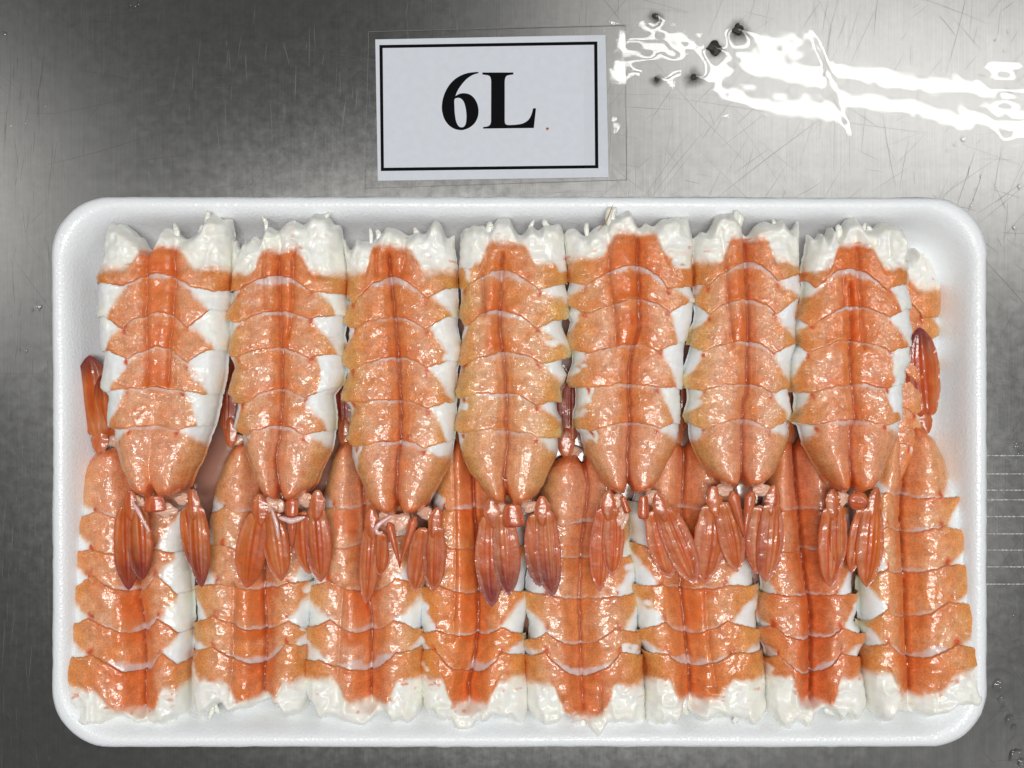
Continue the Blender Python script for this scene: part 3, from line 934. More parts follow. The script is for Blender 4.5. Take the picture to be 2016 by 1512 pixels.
S.append(dict(seed=102, dir=1, L=[(478, 450), (551, 447), (634, 448), (704, 443), (723, 451), (774, 448), (784, 457), (842, 460), (853, 469), (908, 481), (945, 491), (982, 513)],
    R=[(459, 667), (526, 678), (618, 680), (659, 672), (729, 678), (761, 667), (778, 655), (842, 655), (858, 654), (900, 645), (956, 632), (976, 612)],
    creases=[[(470, 548), (558, 548), (634, 553), (697, 555), (786, 556), (852, 552), (903, 544), (985, 552)], [(480, 520), (545, 522), (600, 526)], [(480, 578), (600, 577), (660, 570)]],
    cdepth=[1.0, .4, .7], ridges=[(555, 577, 545, 690, 4)], yc=[542, 612, 686, 767, 839], end=984, yp=500, ys=545, tf=(.78, .5), tip=(1.08, .84), tan=.7, yelL=.3, yelR=.5,
    head=[(450, 480), (470, 480), (474, 465), (480, 478), (505, 472), (515, 465), (517, 437), (530, 440), (545, 452), (552, 440), (575, 445), (590, 452), (610, 430), (640, 430), (660, 450), (668, 465)],
    fins=[dict(base=(508, 992), blades=[((504, 1010), (480, 1162), 48), ((532, 1008), (550, 1148), 40)], jw=40, c=lin((218, 116, 48))),
          dict(base=(622, 984), blades=[((596, 1008), (604, 1134), 40), ((618, 996), (628, 1150), 40)], jw=38, c=lin((212, 104, 44)))],
    telson=[(573, 978, 573, 1090, 30, 'v')], tissue=[(530, 996, 22, 14), (598, 986, 16, 11)],
    strips=[([(552, 1018), (575, 1025), (602, 1017)], 12, (236, 200, 196)), ([(536, 1000), (546, 1030), (550, 1060)], 10, (226, 180, 170))],
    flaps=[],
    label='second shrimp from the left in the middle row, with a white strip across its tail', group=GU))

S.append(dict(seed=103, dir=1, L=[(475, 670), (545, 679), (602, 677), (666, 681), (697, 673), (739, 677), (793, 673), (805, 682), (837, 685), (863, 681), (871, 687), (903, 690), (945, 700), (985, 708), (1011, 724)],
    R=[(469, 892), (539, 900), (634, 900), (691, 906), (745, 897), (824, 897), (855, 894), (871, 892), (913, 886), (966, 870), (1008, 850)],
    creases=[[(500, 765), (558, 770), (634, 779), (713, 785), (809, 790), (866, 789), (919, 782), (972, 780), (1011, 786)], [(470, 738), (500, 740), (540, 742)], [(470, 795), (510, 797), (540, 790)]],
    cdepth=[1.3, .4, .4], yc=[545, 624, 704, 788, 868], end=1012, yp=490, ys=540, tf=(.84, .5), tip=(1.1, .84), tan=.85, yelL=.3, yelR=.35, f=[38, 30, 26, 16, 12],
    head=[(670, 472), (705, 475), (722, 462), (740, 460), (760, 455), (790, 458), (805, 468), (830, 455), (845, 440), (850, 435), (868, 435), (875, 455), (890, 470)],
    fins=[dict(base=(730, 1020), blades=[((728, 1034), (718, 1192), 32), ((748, 1050), (746, 1136), 24)], jw=34, c=lin((208, 112, 62))),
          dict(base=(858, 1018), blades=[((834, 1040), (814, 1168), 38), ((856, 1034), (852, 1168), 36)], jw=34, c=lin((208, 112, 58)))],
    telson=[(764, 1030, 788, 1122, 20, 'v'), (816, 1018, 784, 1122, 22, 'v')], tissue=[(760, 1024, 18, 12), (838, 1014, 14, 10), (788, 1030, 16, 16)],
    strips=[([(772, 1014), (760, 1022), (748, 1030), (740, 1040), (745, 1050), (754, 1046)], 10, (236, 190, 186)), ([(760, 870), (768, 880), (770, 906)], 8, (236, 205, 200))],
    flaps=[],
    label='third shrimp from the left in the middle row, two thin tail spikes forming a V', group=GU))

S.append(dict(seed=104, tint=(1,1.03,.93), dir=1, L=[(469, 904), (539, 900), (602, 906), (697, 909), (729, 901), (793, 900), (847, 895), (858, 900), (866, 902), (898, 905), (932, 915), (961, 936), (995, 958)],
    R=[(450, 1111), (542, 1120), (577, 1122), (634, 1112), (688, 1121), (713, 1112), (739, 1120), (761, 1104), (781, 1100), (826, 1106), (861, 1100), (887, 1100), (924, 1092), (958, 1084), (990, 1066)],
    creases=[[(500, 990), (602, 984), (650, 985), (713, 993), (793, 998), (826, 996), (866, 1000), (932, 992), (990, 1000)], [(540, 950), (615, 954)], [(460, 960), (500, 960), (530, 955)]],
    cdepth=[1.1, .7, .3], ridges=[(955, 983, 545, 690, 3)], yc=[531, 610, 694, 774, 847], end=992, yp=482, ys=528, tf=(.88, .55), tip=(1.1, 1.0), tan=.9, yelL=.3, yelR=.8, f=[38, 30, 26, 14, 11],
    head=[(902, 465), (925, 455), (945, 452), (952, 432), (960, 448), (980, 437), (1005, 430), (1008, 450), (1025, 455), (1045, 447), (1075, 448), (1105, 450), (1112, 460)],
    fins=[dict(base=(968, 1000), dark=.8, jw=40, blades=[((964, 1012), (968, 1200), 44), ((990, 1010), (1002, 1176), 42)]),
          dict(base=(1068, 996), dark=.8, jw=38, blades=[((1056, 1010), (1062, 1160), 42), ((1074, 1004), (1088, 1180), 40)])],
    telson=[(1008, 992, 1012, 1040, 46, 'stub')], tissue=[(986, 1006, 14, 12), (1046, 1000, 14, 10)],
    strips=[([(962, 920), (968, 908), (978, 908), (984, 930), (990, 944), (1010, 948), (1040, 943)], 5, (214, 120, 92))],
    flaps=[],
    label='fourth shrimp from left in the middle row, dark tail tips around a square stub', group=GU))

S.append(dict(seed=105, dir=1, L=[(459, 1113), (525, 1121), (565, 1120), (600, 1121), (618, 1118), (631, 1124), (666, 1118), (697, 1126), (750, 1124), (766, 1133), (831, 1135), (847, 1137), (856, 1145), (900, 1153), (935, 1166), (964, 1182), (977, 1200)],
    R=[(430, 1364), (472, 1370), (528, 1368), (592, 1371), (645, 1364), (687, 1354), (724, 1349), (760, 1346), (839, 1342), (871, 1338), (919, 1326), (961, 1310), (976, 1296)],
    creases=[[(460, 1256), (565, 1258), (645, 1259), (684, 1247), (724, 1240), (786, 1239), (829, 1241), (892, 1235), (968, 1238)], [(440, 1197), (480, 1198), (560, 1198), (600, 1208), (680, 1212)], [(480, 1180), (500, 1180)]],
    cdepth=[1.3, .6, .0], ridges=[(1200, 1256, 490, 592, 6), (1212, 1258, 592, 682, 8)], yc=[523, 589, 679, 755, 831], end=970, yp=464, ys=515, tf=(.76, .5), tip=(1.08, .84), tan=.55, yelL=.4, yelR=.3, f=[36, 33, 26, 13, 12],
    head=[(1113, 462), (1140, 455), (1165, 450), (1194, 447), (1200, 420), (1225, 410), (1250, 415), (1252, 445), (1275, 445), (1300, 440), (1345, 432), (1365, 430), (1370, 445)],
    fins=[dict(base=(1200, 984), blades=[((1190, 998), (1182, 1170), 34), ((1208, 998), (1206, 1140), 34)], jw=36, c=lin((220, 110, 40))),
          dict(base=(1300, 988), blades=[((1290, 1004), (1322, 1142), 46), ((1308, 1000), (1372, 1154), 46)], jw=40, c=lin((222, 112, 42)))],
    telson=[(1226, 978, 1238, 1012, 16, 'stub'), (1268, 976, 1268, 1024, 24, 'stub')], tissue=[(1216, 988, 12, 14), (1284, 982, 14, 12), (1226, 1022, 10, 18)],
    flaps=[],
    strips=[([(1176, 456), (1192, 440), (1200, 420), (1206, 404)], 2.4, (170, 120, 80))],
    label='fifth shrimp from the left in the middle row, right tail fin splayed outward', group=GU))

S.append(dict(seed=106, dir=1, L=[(457, 1372), (525, 1370), (578, 1371), (631, 1372), (679, 1362), (697, 1357), (745, 1351), (764, 1357), (792, 1359), (818, 1356), (834, 1362), (866, 1363), (908, 1373), (940, 1389), (961, 1410)],
    R=[(446, 1584), (528, 1581), (576, 1585), (618, 1574), (666, 1571), (676, 1576), (711, 1563), (772, 1560), (810, 1563), (831, 1557), (866, 1560), (892, 1556), (932, 1543), (962, 1520)],
    creases=[[(450, 1470), (539, 1470), (618, 1473), (697, 1472), (777, 1470), (786, 1464), (839, 1461), (945, 1461), (960, 1461)], [(450, 1420), (520, 1428), (600, 1432), (680, 1440)], [(540, 1410), (560, 1410)]],
    cdepth=[1.2, .5, .0], ridges=[(1430, 1470, 530, 592, 5), (1438, 1472, 592, 690, 7)], yc=[517, 590, 671, 756, 826], end=958, yp=474, ys=522, tf=(.78, .5), tip=(1.08, .88), tan=.8, yelL=.5, yelR=.8, f=[36, 32, 26, 13, 12],
    head=[(1370, 470), (1385, 458), (1408, 450), (1412, 430), (1440, 425), (1468, 432), (1470, 458), (1490, 450), (1530, 440), (1560, 430), (1580, 430), (1588, 450)],
    fins=[dict(base=(1408, 976), blades=[((1404, 994), (1390, 1154), 48), ((1424, 990), (1456, 1130), 40)], jw=38, c=lin((218, 118, 52))),
          dict(base=(1526, 974), blades=[((1500, 996), (1494, 1134), 40), ((1524, 990), (1512, 1150), 42)], jw=36, c=lin((208, 100, 38)))],
    telson=[(1444, 968, 1468, 1062, 26, 'v'), (1482, 968, 1466, 1062, 26, 'v')], tissue=[(1426, 968, 16, 11), (1504, 966, 14, 10)],
    flaps=[],
    label='sixth shrimp from the left in the middle row, a pale green flap near its head', group=GU))

S.append(dict(seed=107, tint=(1,.93,.88), dir=1, L=[(465, 1602), (539, 1587), (592, 1587), (645, 1571), (671, 1577), (697, 1563), (750, 1563), (768, 1570), (813, 1577), (834, 1570), (839, 1581), (876, 1589), (908, 1602), (943, 1618), (966, 1636)],
    R=[(473, 1804), (549, 1799), (618, 1802), (652, 1806), (666, 1800), (708, 1804), (729, 1791), (772, 1786), (813, 1785), (834, 1782), (863, 1777), (903, 1766), (940, 1753), (968, 1734)],
    creases=[[(560, 1676), (602, 1678), (684, 1675), (724, 1675), (772, 1679), (823, 1684), (839, 1674), (892, 1671), (966, 1676)], [(460, 1688), (540, 1690), (600, 1694), (680, 1698)], [(540, 1660), (600, 1662)]],
    cdepth=[1.0, .7, .4], ridges=[(1664, 1690, 545, 602, 3), (1672, 1696, 602, 675, 4)], yc=[528, 602, 671, 756, 827], end=969, yp=488, ys=535, tf=(.76, .58), tip=(1.08, .84), tan=.45, yelL=.3, yelR=.6, f=[36, 33, 27, 14, 12],
    head=[(1600, 468), (1625, 466), (1630, 460), (1645, 445), (1660, 452), (1678, 440), (1690, 430), (1700, 435), (1702, 455), (1720, 452), (1745, 448), (1785, 460), (1800, 475)],
    fins=[dict(base=(1644, 982), blades=[((1640, 998), (1640, 1160), 40), ((1656, 996), (1658, 1120), 28)], jw=36, c=lin((220, 110, 40))),
          dict(base=(1728, 978), blades=[((1704, 1000), (1682, 1132), 28), ((1724, 996), (1712, 1160), 42)], jw=30, c=lin((224, 116, 30)))],
    telson=[(1674, 984, 1712, 990, 38, 'ball')], tissue=[(1660, 984, 14, 12), (1730, 974, 10, 8)],
    flaps=[],
    label='rightmost shrimp of the middle row, round pink knob at its tail joint', group=GU))

# one more shrimp of that row lying lower, mostly hidden
S.append(dict(seed=108, dir=1, z=.0125, zb=.0035, zend=.010, L=[(500, 1650), (600, 1650), (800, 1650), (900, 1680), (960, 1700)],
    R=[(494, 1838), (528, 1852), (565, 1868), (605, 1866), (631, 1860), (697, 1860), (760, 1852), (830, 1840), (900, 1820), (960, 1790)],
    creases=[[(500, 1745), (700, 1745), (960, 1745)]], yc=[578, 650, 722, 800, 870], end=975, yp=550, ys=572, tf=(.55, .6), tip=(.9, .95), tan=.7,
    head=[(1650, 500), (1700, 495), (1790, 498), (1805, 494), (1838, 492), (1850, 505)], fins=[],
    label='shrimp lying lowest at the top right, mostly hidden beside the rightmost middle-row shrimp', group=GU))

# ---------- lower row, heads at the bottom
S.append(dict(seed=201, dir=-1, L=[(1440, 122), (1400, 118), (1373, 112), (1324, 116), (1275, 132), (1194, 133), (1139, 133), (1042, 135), (1025, 146), (977, 145), (925, 151), (898, 167), (886, 180)],
    R=[(1400, 368), (1350, 367), (1227, 370), (1162, 368), (1081, 358), (1016, 362), (940, 356), (886, 326)],
    creases=[[(1410, 274), (1292, 274), (1210, 265), (1178, 258), (1000, 250), (890, 238)], [(1400, 215), (1390, 215)]], cdepth=[1.4, 0],
    ridges=[(225, 262, 1270, 1180, 3)], yc=[1328, 1252, 1172, 1098, 1024], end=886, yp=1400, ys=1352, tf=(0.62, 0.42), tip=(1.0, 0.8), tan=.5, yelL=.2, yelR=.3, f=[38, 32, 28, 18, 12],
    head=[(105, 1412), (125, 1420), (150, 1416), (200, 1414), (250, 1418), (285, 1410), (300, 1408), (320, 1415), (350, 1410), (368, 1395)],
    fins=[dict(base=(176, 880), dark=.5, jw=40, jl=40, zk=.7, dz=22, blades=[((196, 862), (188, 736), 38), ((174, 862), (164, 698), 56)])],
    tissue=[(200, 872, 16, 10)], flaps=[],
    label='leftmost shrimp of the bottom row, its white end hanging over the tray rim', group=GL))

S.append(dict(seed=202, tint=(.98,.97,.92), dir=-1, L=[(1385, 366), (1324, 365), (1285, 368), (1227, 373), (1162, 376), (1100, 393), (1012, 401), (964, 408), (919, 421), (885, 437), (872, 446)],
    R=[(1380, 598), (1305, 597), (1227, 602), (1156, 603), (1100, 600), (1010, 590), (930, 570), (872, 535)],
    creases=[[(1390, 511), (1324, 512), (1275, 516), (1194, 511), (1100, 508), (872, 495)], [(1390, 450), (1300, 455), (1160, 455)]], cdepth=[1.3, .5],
    ridges=[(458, 514, 1252, 1150, 9)], yc=[1310, 1246, 1164, 1086, 1012], end=872, yp=1374, ys=1336, tf=(0.66, 0.55), tip=(1.08, 1.0), tan=.6, yelL=.3, yelR=.5, f=[30, 26, 22, 14, 12],
    head=[(366, 1375), (385, 1400), (400, 1400), (403, 1415), (410, 1398), (440, 1385), (470, 1392), (495, 1375), (512, 1378), (525, 1388), (560, 1398), (590, 1390), (598, 1370)],
    fins=[dict(base=(440, 866), blades=[((446, 850), (446, 706), 42), ((432, 850), (430, 730), 30)], jw=32, zk=.7, c=lin((170, 62, 34)))], tissue=[(446, 868, 14, 10)],
    flaps=[],
    strips=[([(462, 1165), (480, 1172), (512, 1160)], 7, (232, 196, 180))],
    label='second shrimp from the left in the bottom row, a raised orange stub on its back', group=GL))

S.append(dict(seed=203, dir=-1, L=[(1390, 592), (1308, 592), (1227, 599), (1162, 604), (1100, 612), (1000, 625), (920, 640), (872, 656)],
    R=[(1395, 830), (1308, 829), (1210, 829), (1178, 823), (1100, 815), (1000, 800), (900, 780), (872, 760)],
    creases=[[(1400, 726), (1340, 726), (1227, 726), (1162, 718), (1000, 708), (872, 700)], [(1390, 660), (1160, 672)]], cdepth=[1.4, .3],
    ridges=[(676, 722, 1265, 1165, 5), (650, 700, 1078, 1010, 1)], yc=[1324, 1250, 1170, 1078, 1004], end=872, yp=1384, ys=1336, tf=(0.66, 0.5), tip=(1.08, 0.95), tan=.7, yelL=.3, yelR=.6, f=[34, 26, 22, 8, 5],
    head=[(592, 1360), (602, 1390), (630, 1405), (670, 1405), (690, 1420), (710, 1425), (730, 1405), (745, 1395), (770, 1408), (815, 1412), (830, 1395)],
    fins=[dict(base=(672, 868), blades=[((668, 854), (664, 720), 40)], jw=34, zk=.6, c=lin((176, 70, 40)))], tissue=[(676, 850, 14, 20)],
    flaps=[],
    label='third shrimp from the left in the bottom row, orange ridge left of a deep crease', group=GL))

S.append(dict(seed=204, tint=(1.03,.93,.75), dir=-1, L=[(1395, 826), (1301, 824), (1227, 826), (1181, 827), (1100, 836), (1000, 850), (930, 862), (872, 880)],
    R=[(1395, 1040), (1324, 1036), (1259, 1032), (1162, 1035), (1060, 1030), (960, 1010), (880, 980)],
    creases=[[(1400, 922), (1357, 921), (1292, 935), (1227, 940), (1097, 939), (1032, 934), (940, 928), (872, 924)], [(1260, 892), (1180, 894), (1090, 896), (880, 890)]], cdepth=[1.5, .3],
    ridges=[(896, 938, 1260, 870, 7)], yc=[1330, 1258, 1176, 1086, 1008], end=872, yp=1386, ys=1336, tf=(0.7, 0.5), tip=(1.08, 1.0), tan=.6, yelL=.3, yelR=.6, f=[36, 30, 14, 5, 4],
    head=[(826, 1370), (845, 1395), (860, 1405), (885, 1405), (900, 1430), (930, 1430), (940, 1405), (950, 1425), (970, 1400), (1000, 1410), (1038, 1415), (1042, 1390)],
    fins=[dict(base=(905, 866), blades=[((905, 852), (905, 730), 40)], jw=34, zk=.6)],
    flaps=[],
    label='fourth shrimp from the left in the bottom row, bright orange ridge running up its back', group=GL))

S.append(dict(seed=205, tint=(.97,.95,.92), dir=-1, L=[(1405, 1040), (1304, 1034), (1233, 1041), (1162, 1038), (1080, 1050), (1000, 1066), (940, 1075), (905, 1090)],
    R=[(1415, 1275), (1308, 1270), (1227, 1261), (1194, 1258), (1113, 1252), (1049, 1242), (960, 1225), (905, 1195)],
    creases=[[(1400, 1150), (1275, 1145), (1194, 1143), (1104, 1146), (1077, 1148), (998, 1158), (958, 1163), (905, 1150)], [(1405, 1105), (1380, 1108)], [(1405, 1182), (1350, 1186)]], cdepth=[.9, .3, .5],
    yc=[1336, 1276, 1184, 1104, 1034], end=902, yp=1406, ys=1346, tf=(0.62, 0.62), tip=(1.05, 1.05), tan=.6, yelL=.6, yelR=.6, f=[44, 36, 10, 4, 4],
    head=[(1040, 1405), (1070, 1415), (1100, 1410), (1125, 1405), (1140, 1434), (1185, 1437), (1192, 1410), (1220, 1412), (1260, 1410), (1275, 1425)],
    fins=[dict(base=(1118, 888), blades=[((1108, 872), (1112, 716), 36), ((1126, 872), (1128, 730), 34)], jw=40, zk=.65, c=lin((172, 66, 36)))], tissue=[(1132, 892, 14, 8)],
    flaps=[],
    label='fifth shrimp from left in the bottom row, torn pale flake near its white end', group=GL))

S.append(dict(seed=206, tint=(1,.97,.9), dir=-1, L=[(1410, 1276), (1324, 1279), (1253, 1261), (1211, 1260), (1146, 1253), (1087, 1247), (1026, 1250), (960, 1264), (900, 1290), (872, 1305)],
    R=[(1400, 1518), (1322, 1513), (1237, 1502), (1203, 1499), (1140, 1495), (1060, 1482), (960, 1462), (872, 1430)],
    creases=[[(1400, 1366), (1308, 1362), (1227, 1353), (1162, 1348), (1003, 1354), (919, 1359), (872, 1357)], [(1360, 1412), (1270, 1398), (1160, 1392)]], cdepth=[1.5, .4],
    ridges=[(1356, 1394, 1260, 1165, 4)], yc=[1318, 1254, 1166, 1088, 1008], end=872, yp=1376, ys=1338, tf=(0.45, 0.55), tip=(0.95, 1.02), tan=.7, yelL=.6, yelR=.6, f=[34, 30, 12, 8, 5],
    head=[(1274, 1395), (1275, 1425), (1310, 1430), (1345, 1405), (1370, 1395), (1385, 1420), (1410, 1415), (1420, 1395), (1460, 1415), (1500, 1420), (1520, 1400)],
    fins=[dict(base=(1340, 866), blades=[((1346, 850), (1352, 700), 44)], jw=34, zk=.6, c=lin((150, 44, 26)))],
    flaps=[],
    label='sixth shrimp from the left in the bottom row, deep crease left of its middle', group=GL))

S.append(dict(seed=207, tint=(.97,.84,.8), dir=-1, L=[(1395, 1520), (1322, 1520), (1237, 1511), (1203, 1506), (1163, 1511), (1060, 1516), (960, 1526), (900, 1536), (866, 1545)],
    R=[(1400, 1722), (1322, 1706), (1251, 1711), (1230, 1698), (1169, 1697), (1060, 1692), (960, 1672), (880, 1640), (866, 1630)],
    creases=[[(1390, 1606), (1322, 1607), (1203, 1609), (1135, 1598), (945, 1583), (892, 1582), (866, 1582)], [(1390, 1560), (1350, 1562)]], cdepth=[1.7, .4],
    ridges=[(1576, 1604, 1264, 1180, 7), (1570, 1598, 1330, 1268, 3)], yc=[1334, 1266, 1180, 1090, 1010], end=866, yp=1380, ys=1330, tf=(0.8, 0.52), tip=(1.2, 1.0), tan=.4, yelL=.3, yelR=.7, f=[36, 28, 10, 5, 5],
    head=[(1520, 1395), (1545, 1420), (1560, 1425), (1575, 1435), (1600, 1425), (1625, 1400), (1660, 1412), (1700, 1410), (1725, 1390)],
    fins=[dict(base=(1566, 862), blades=[((1566, 848), (1568, 700), 42)], jw=34, zk=.6, c=lin((150, 44, 26)))],
    flaps=[],
    label='second shrimp from the right in the bottom row, bright orange folded ridge on its back', group=GL))

S.append(dict(seed=208, tint=(1,.97,.85), dir=-1, z=.0188, L=[(1390, 1726), (1322, 1714), (1271, 1718), (1203, 1716), (1160, 1716), (1100, 1728), (1050, 1730), (950, 1738), (870, 1765), (845, 1780)],
    R=[(1380, 1962), (1305, 1954), (1254, 1948), (1220, 1950), (1190, 1931), (1149, 1944), (1112, 1926), (1064, 1934), (1034, 1914), (1000, 1912), (985, 1916), (956, 1896), (908, 1888), (874, 1872), (845, 1848)],
    creases=[[(1400, 1802), (1339, 1802), (1237, 1799), (1135, 1799), (1051, 1795), (1011, 1795), (932, 1806), (853, 1804)], [(1390, 1850), (1340, 1852)]], cdepth=[1.5, .3],
    yc=[1300, 1222, 1136, 1054, 982], end=842, yp=1366, ys=1322, tf=(0.55, 0.58), tip=(1.0, 1.05), tan=.7, yelL=.6, yelR=.5, f=[38, 28, 18, 8, 8], tau=[24, 0, 2, 4, 4],
    head=[(1725, 1380), (1735, 1400), (1760, 1405), (1800, 1390), (1815, 1405), (1850, 1395), (1900, 1390), (1950, 1375), (1962, 1345)],
    fins=[dict(base=(1845, 838), dark=.45, jw=34, jl=40, zk=.8, dz=16, blades=[((1820, 826), (1812, 656), 46), ((1846, 824), (1826, 642), 54)], c=lin((214, 92, 28)))], tissue=[(1824, 836, 16, 9)],
    flaps=[],
    label='rightmost shrimp of the bottom row, side plates and white end lapping over the tray rim', group=GL))

for sp in S:
    if sp['seed'] < 108:
        sp.setdefault('z', ZU); sp.setdefault('zend', ZUE); sp.setdefault('zb', .0142); sp.setdefault('vd', 9); sp.setdefault('vw', 12)
    elif sp['seed'] > 200:
        sp.setdefault('z', ZL); sp.setdefault('zend', ZLE); sp.setdefault('zb', .0055); sp.setdefault('vd', 19); sp.setdefault('vw', 22)
        for key in ('L', 'R'):
            c_ = np.mean([p[1] for p in sp['L'] + sp['R']])
            sp[key] = [(y, c_ + (x - c_) * 1.03 - (12 if sp['seed'] == 201 else 0)) for y, x in sp[key]]
    build_shrimp(sp)

# ------------------------------------------------------------------ drip liquid standing under the shrimps
M_LIQ = mat_plain('drip_liquid', tuple(lin((168, 122, 106))), .12, 0, bscale=60)
pl = rrect(0, 0, 800, 395, 90)
nn_ = fbm(pl[:, 0] / 60, pl[:, 1] / 60, 77, 2)[:, None] * 10
pl = pl + pl / np.linalg.norm(pl, axis=1)[:, None] * nn_
lv = [(p[0] * PX, p[1] * PX, .0040) for p in pl] + [(0, 0, .0042)]
liq = poly_obj('drip_liquid', lv, [(k, (k + 1) % len(pl), len(pl)) for k in range(len(pl))], M_LIQ, None, True)
liq.location = ((1010 - CX) * PX, (CY - 935) * PX, 0)
tag(liq, 'dark pinkish drip liquid in the gaps under the shrimps', kind='structure')

# ------------------------------------------------------------------ water on the table
def water_sheet(name, x0, x1, y0, y1, step, zf, label):
    xs = np.arange(x0, x1 + step, step); ys = np.arange(y0, y1 + step, step)
    X, Y = np.meshgrid(xs, ys)
    Z = zf(X, Y)
    V = np.stack([(X - CX) * PX0, (CY - Y) * PX0, Z], -1)
    o = grid_obj(name, V, M_WATER)
    tag(o, label, 'water', kind='structure')
    return o


BUB = [(1293, 156, 7, .9), (1366, 152, 9, 1.2), (1406, 96, 8, 1.2), (1452, 60, 12, 1.2), (1290, 32, 8, .7), (1206, 266, 6, .5)]


def film(X, Y):
    p = PX0
    z = np.full_like(X, .0009)
    # left pool leans a little, right pool is level: the lamp images jump between them
    edge = 1640 + (Y - 180) * .35
    left = 1 - sst(-10, 10, X - edge)
    z = z + .0060 * (Y - 190) * p * left * sst(1180, 1420, X) * (1 - sst(55, 150, np.abs(Y - 180)))
    turb = (1 - sst(1330, 1560, X)) + sst(1880, 1990, X) * .9
    z = z + turb * (.00006 * fbm(X / 52, Y / 40, 2, 2))
    z = z + .000006 * fbm(X / 26, Y / 26, 6, 2) + .00002 * fbm(X / 90, Y / 90, 8, 2)
    for (bx, by, r, k) in BUB:
        d = np.hypot(X - bx, Y - by)
        z = z + k * .00034 * np.exp(-d / 17)
    return z


water_sheet('water_film', 1150, 2110, -60, 330, 2.5, film, 'clear water film lying on the steel at the upper right, mirroring two lamp tubes')


def drop(x, y, r, h, name='water_drop', mat=None, parent=None, label=None, z0=.00002, irr=.25):
    R, C = 10, 20
    q = np.linspace(0, 1, R)[:, None]; th = np.linspace(0, 2 * math.pi, C, endpoint=False)[None]
    k = 1 + irr * fbm(np.cos(th) * 1.5 + x, np.sin(th) * 1.5 + y, 5, 2)
    X = x + r * q * k * np.cos(th); Y = y + r * q * k * np.sin(th)
    c = W(x, y)
    Z = z0 + h * PX0 * (1 - q ** 2.2) + 0 * th
    V = np.stack([(X - CX) * PX0 - c[0], (CY - Y) * PX0 - c[1], Z], -1)
    o = grid_obj(name, V, mat or M_DROP, parent, closed_u=True)
    if parent is None: o.location = c
    return o


def crumb(x, y, r, label):
    root = None
    R, C = 12, 18
    ph = np.linspace(0, math.pi, R)[:, None]; th = np.linspace(0, 2 * math.pi, C, endpoint=False)[None]
    k = 1 + .9 * fbm(np.cos(th) * 2.2 + ph * 1.5 + x, np.sin(th) * 1.6 + ph * 1.5, int(x), 3)
    V = np.stack([r * k * np.sin(ph) * np.cos(th) * PX0, r * k * np.sin(ph) * np.sin(th) * PX0, (r * .22 * k * np.cos(ph) + r * .18) * PX0], -1)
    o = grid_obj('dark_crumb', V, M_DIRT, None, closed_u=True, flip=True)
    o.location = W(x, y)
    tag(o, label, 'crumb', 'dark crumbs stuck in the water')
    return o


for (x, y, r, l) in [(1293, 156, 4, 'dark wet crumb in the water nearest the right edge of the card'),
                     (1366, 152, 6, 'dark wet crumb ringed by the lamp reflection in the water'),
                     (1406, 96, 11, 'large dark wet crumb just left of the topmost big crumb'),
                     (1452, 58, 9, 'biggest dark wet crumb, topmost and rightmost of the cluster right of the card'),
                     (1290, 32, 5, 'small dark crumb at the top edge above the other crumbs')]:
    crumb(x, y, r, l)


# dark optical halos of the meniscus, painted as discs round the crumbs, thinning outward
def mat_halo():
    m = bpy.data.materials.new('painted_halo'); m.use_nodes = True
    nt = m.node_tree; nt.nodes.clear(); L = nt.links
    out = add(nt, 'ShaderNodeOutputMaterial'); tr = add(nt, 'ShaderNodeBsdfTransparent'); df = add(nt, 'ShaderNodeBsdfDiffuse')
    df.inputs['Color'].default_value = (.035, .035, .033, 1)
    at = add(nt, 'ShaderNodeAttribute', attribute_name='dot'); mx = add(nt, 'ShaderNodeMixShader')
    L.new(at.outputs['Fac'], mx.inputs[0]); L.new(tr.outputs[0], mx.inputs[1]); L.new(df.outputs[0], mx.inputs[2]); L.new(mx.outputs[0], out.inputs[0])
    return m


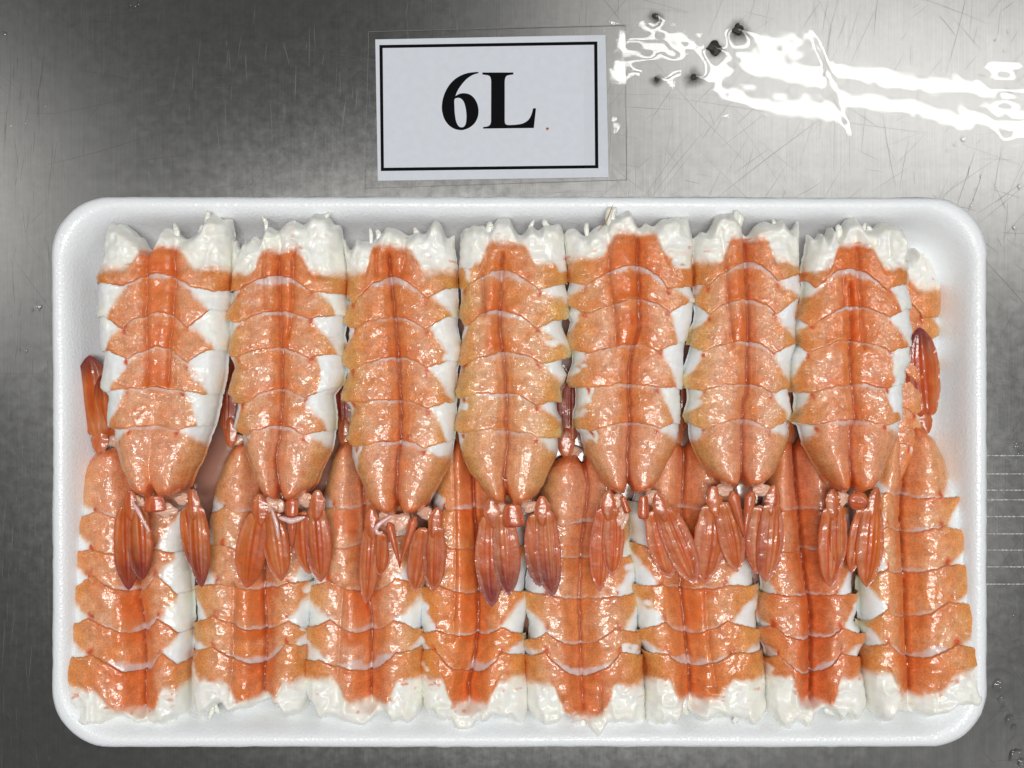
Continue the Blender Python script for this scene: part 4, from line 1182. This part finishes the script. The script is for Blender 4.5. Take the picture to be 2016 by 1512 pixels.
M_HALO = mat_halo()
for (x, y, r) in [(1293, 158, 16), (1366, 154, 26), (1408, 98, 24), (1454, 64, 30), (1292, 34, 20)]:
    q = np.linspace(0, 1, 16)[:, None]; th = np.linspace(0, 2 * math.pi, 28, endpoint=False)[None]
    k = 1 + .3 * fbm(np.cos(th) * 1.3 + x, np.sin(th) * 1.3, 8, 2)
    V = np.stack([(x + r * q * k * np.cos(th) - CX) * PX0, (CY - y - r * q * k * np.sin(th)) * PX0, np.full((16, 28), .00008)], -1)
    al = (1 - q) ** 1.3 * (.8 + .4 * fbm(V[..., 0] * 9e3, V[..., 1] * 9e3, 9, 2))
    g = grid_obj('painted_halo_spot', V, M_HALO, table, None, np.clip(al, 0, 1), closed_u=True)

# water beads
NB = 0
BEADS = {}
for (x, y, r) in [(1986, 62, 5), (1960, 78, 4), (1978, 100, 4), (1988, 128, 5), (1990, 176, 9), (1898, 272, 7), (1882, 284, 5), (1867, 296, 5), (1932, 346, 4),
                  (1922, 372, 4), (2010, 366, 7), (1918, 392, 4), (1912, 404, 4), (1998, 448, 6), (2004, 878, 9), (2008, 892, 6), (75, 604, 9), (62, 610, 5), (50, 690, 6), (38, 688, 4), (62, 806, 5),
                  (50, 243, 4), (60, 236, 4), (22, 247, 4), (88, 208, 4), (262, 8, 12), (8, 66, 5), (1966, 1350, 14), (1972, 1378, 9), (1976, 1396, 7), (1986, 1416, 9), (1996, 1432, 8), (1980, 1202, 4), (1998, 1212, 5), (2000, 1490, 16), (2012, 1502, 10)]:
    o = drop(x, y, r, r * .28)
    NB += 1
    if x < 300:
        where = 'left of the tray' if y > 380 else 'at the upper left'
    else:
        where = 'right of the tray' if y > 420 else 'at the far upper right'
    if y > 1300: where = 'by the lower right tray corner'
    size = 'tiny' if r < 5 else ('small' if r < 8 else 'large flat')
    BEADS.setdefault((size, where), []).append((y, x, o))
ORD = ['topmost', 'second from the top', 'third from the top', 'fourth from the top', 'fifth from the top', 'sixth from the top', 'seventh from the top', 'eighth from the top', 'ninth from the top']
for (size, where), lst in BEADS.items():
    lst.sort(key=lambda q: q[:2])
    for k, (y, x, o) in enumerate(lst):
        lead = (size + ' clear water bead ' + where) if len(lst) == 1 else (size + ' clear water bead ' + where + ', ' + ('lowest' if k == len(lst) - 1 else ORD[k]))
        tag(o, lead, 'water drop', size + ' water beads ' + where)
o = crumb(1078, 254, 2.4, 'tiny orange crumb lying on the white card')
o.data.materials[0] = mat_plain('orange_crumb', tuple(lin((190, 80, 40))), .4)
o['group'] = 'crumbs'; o.location.z = .0003
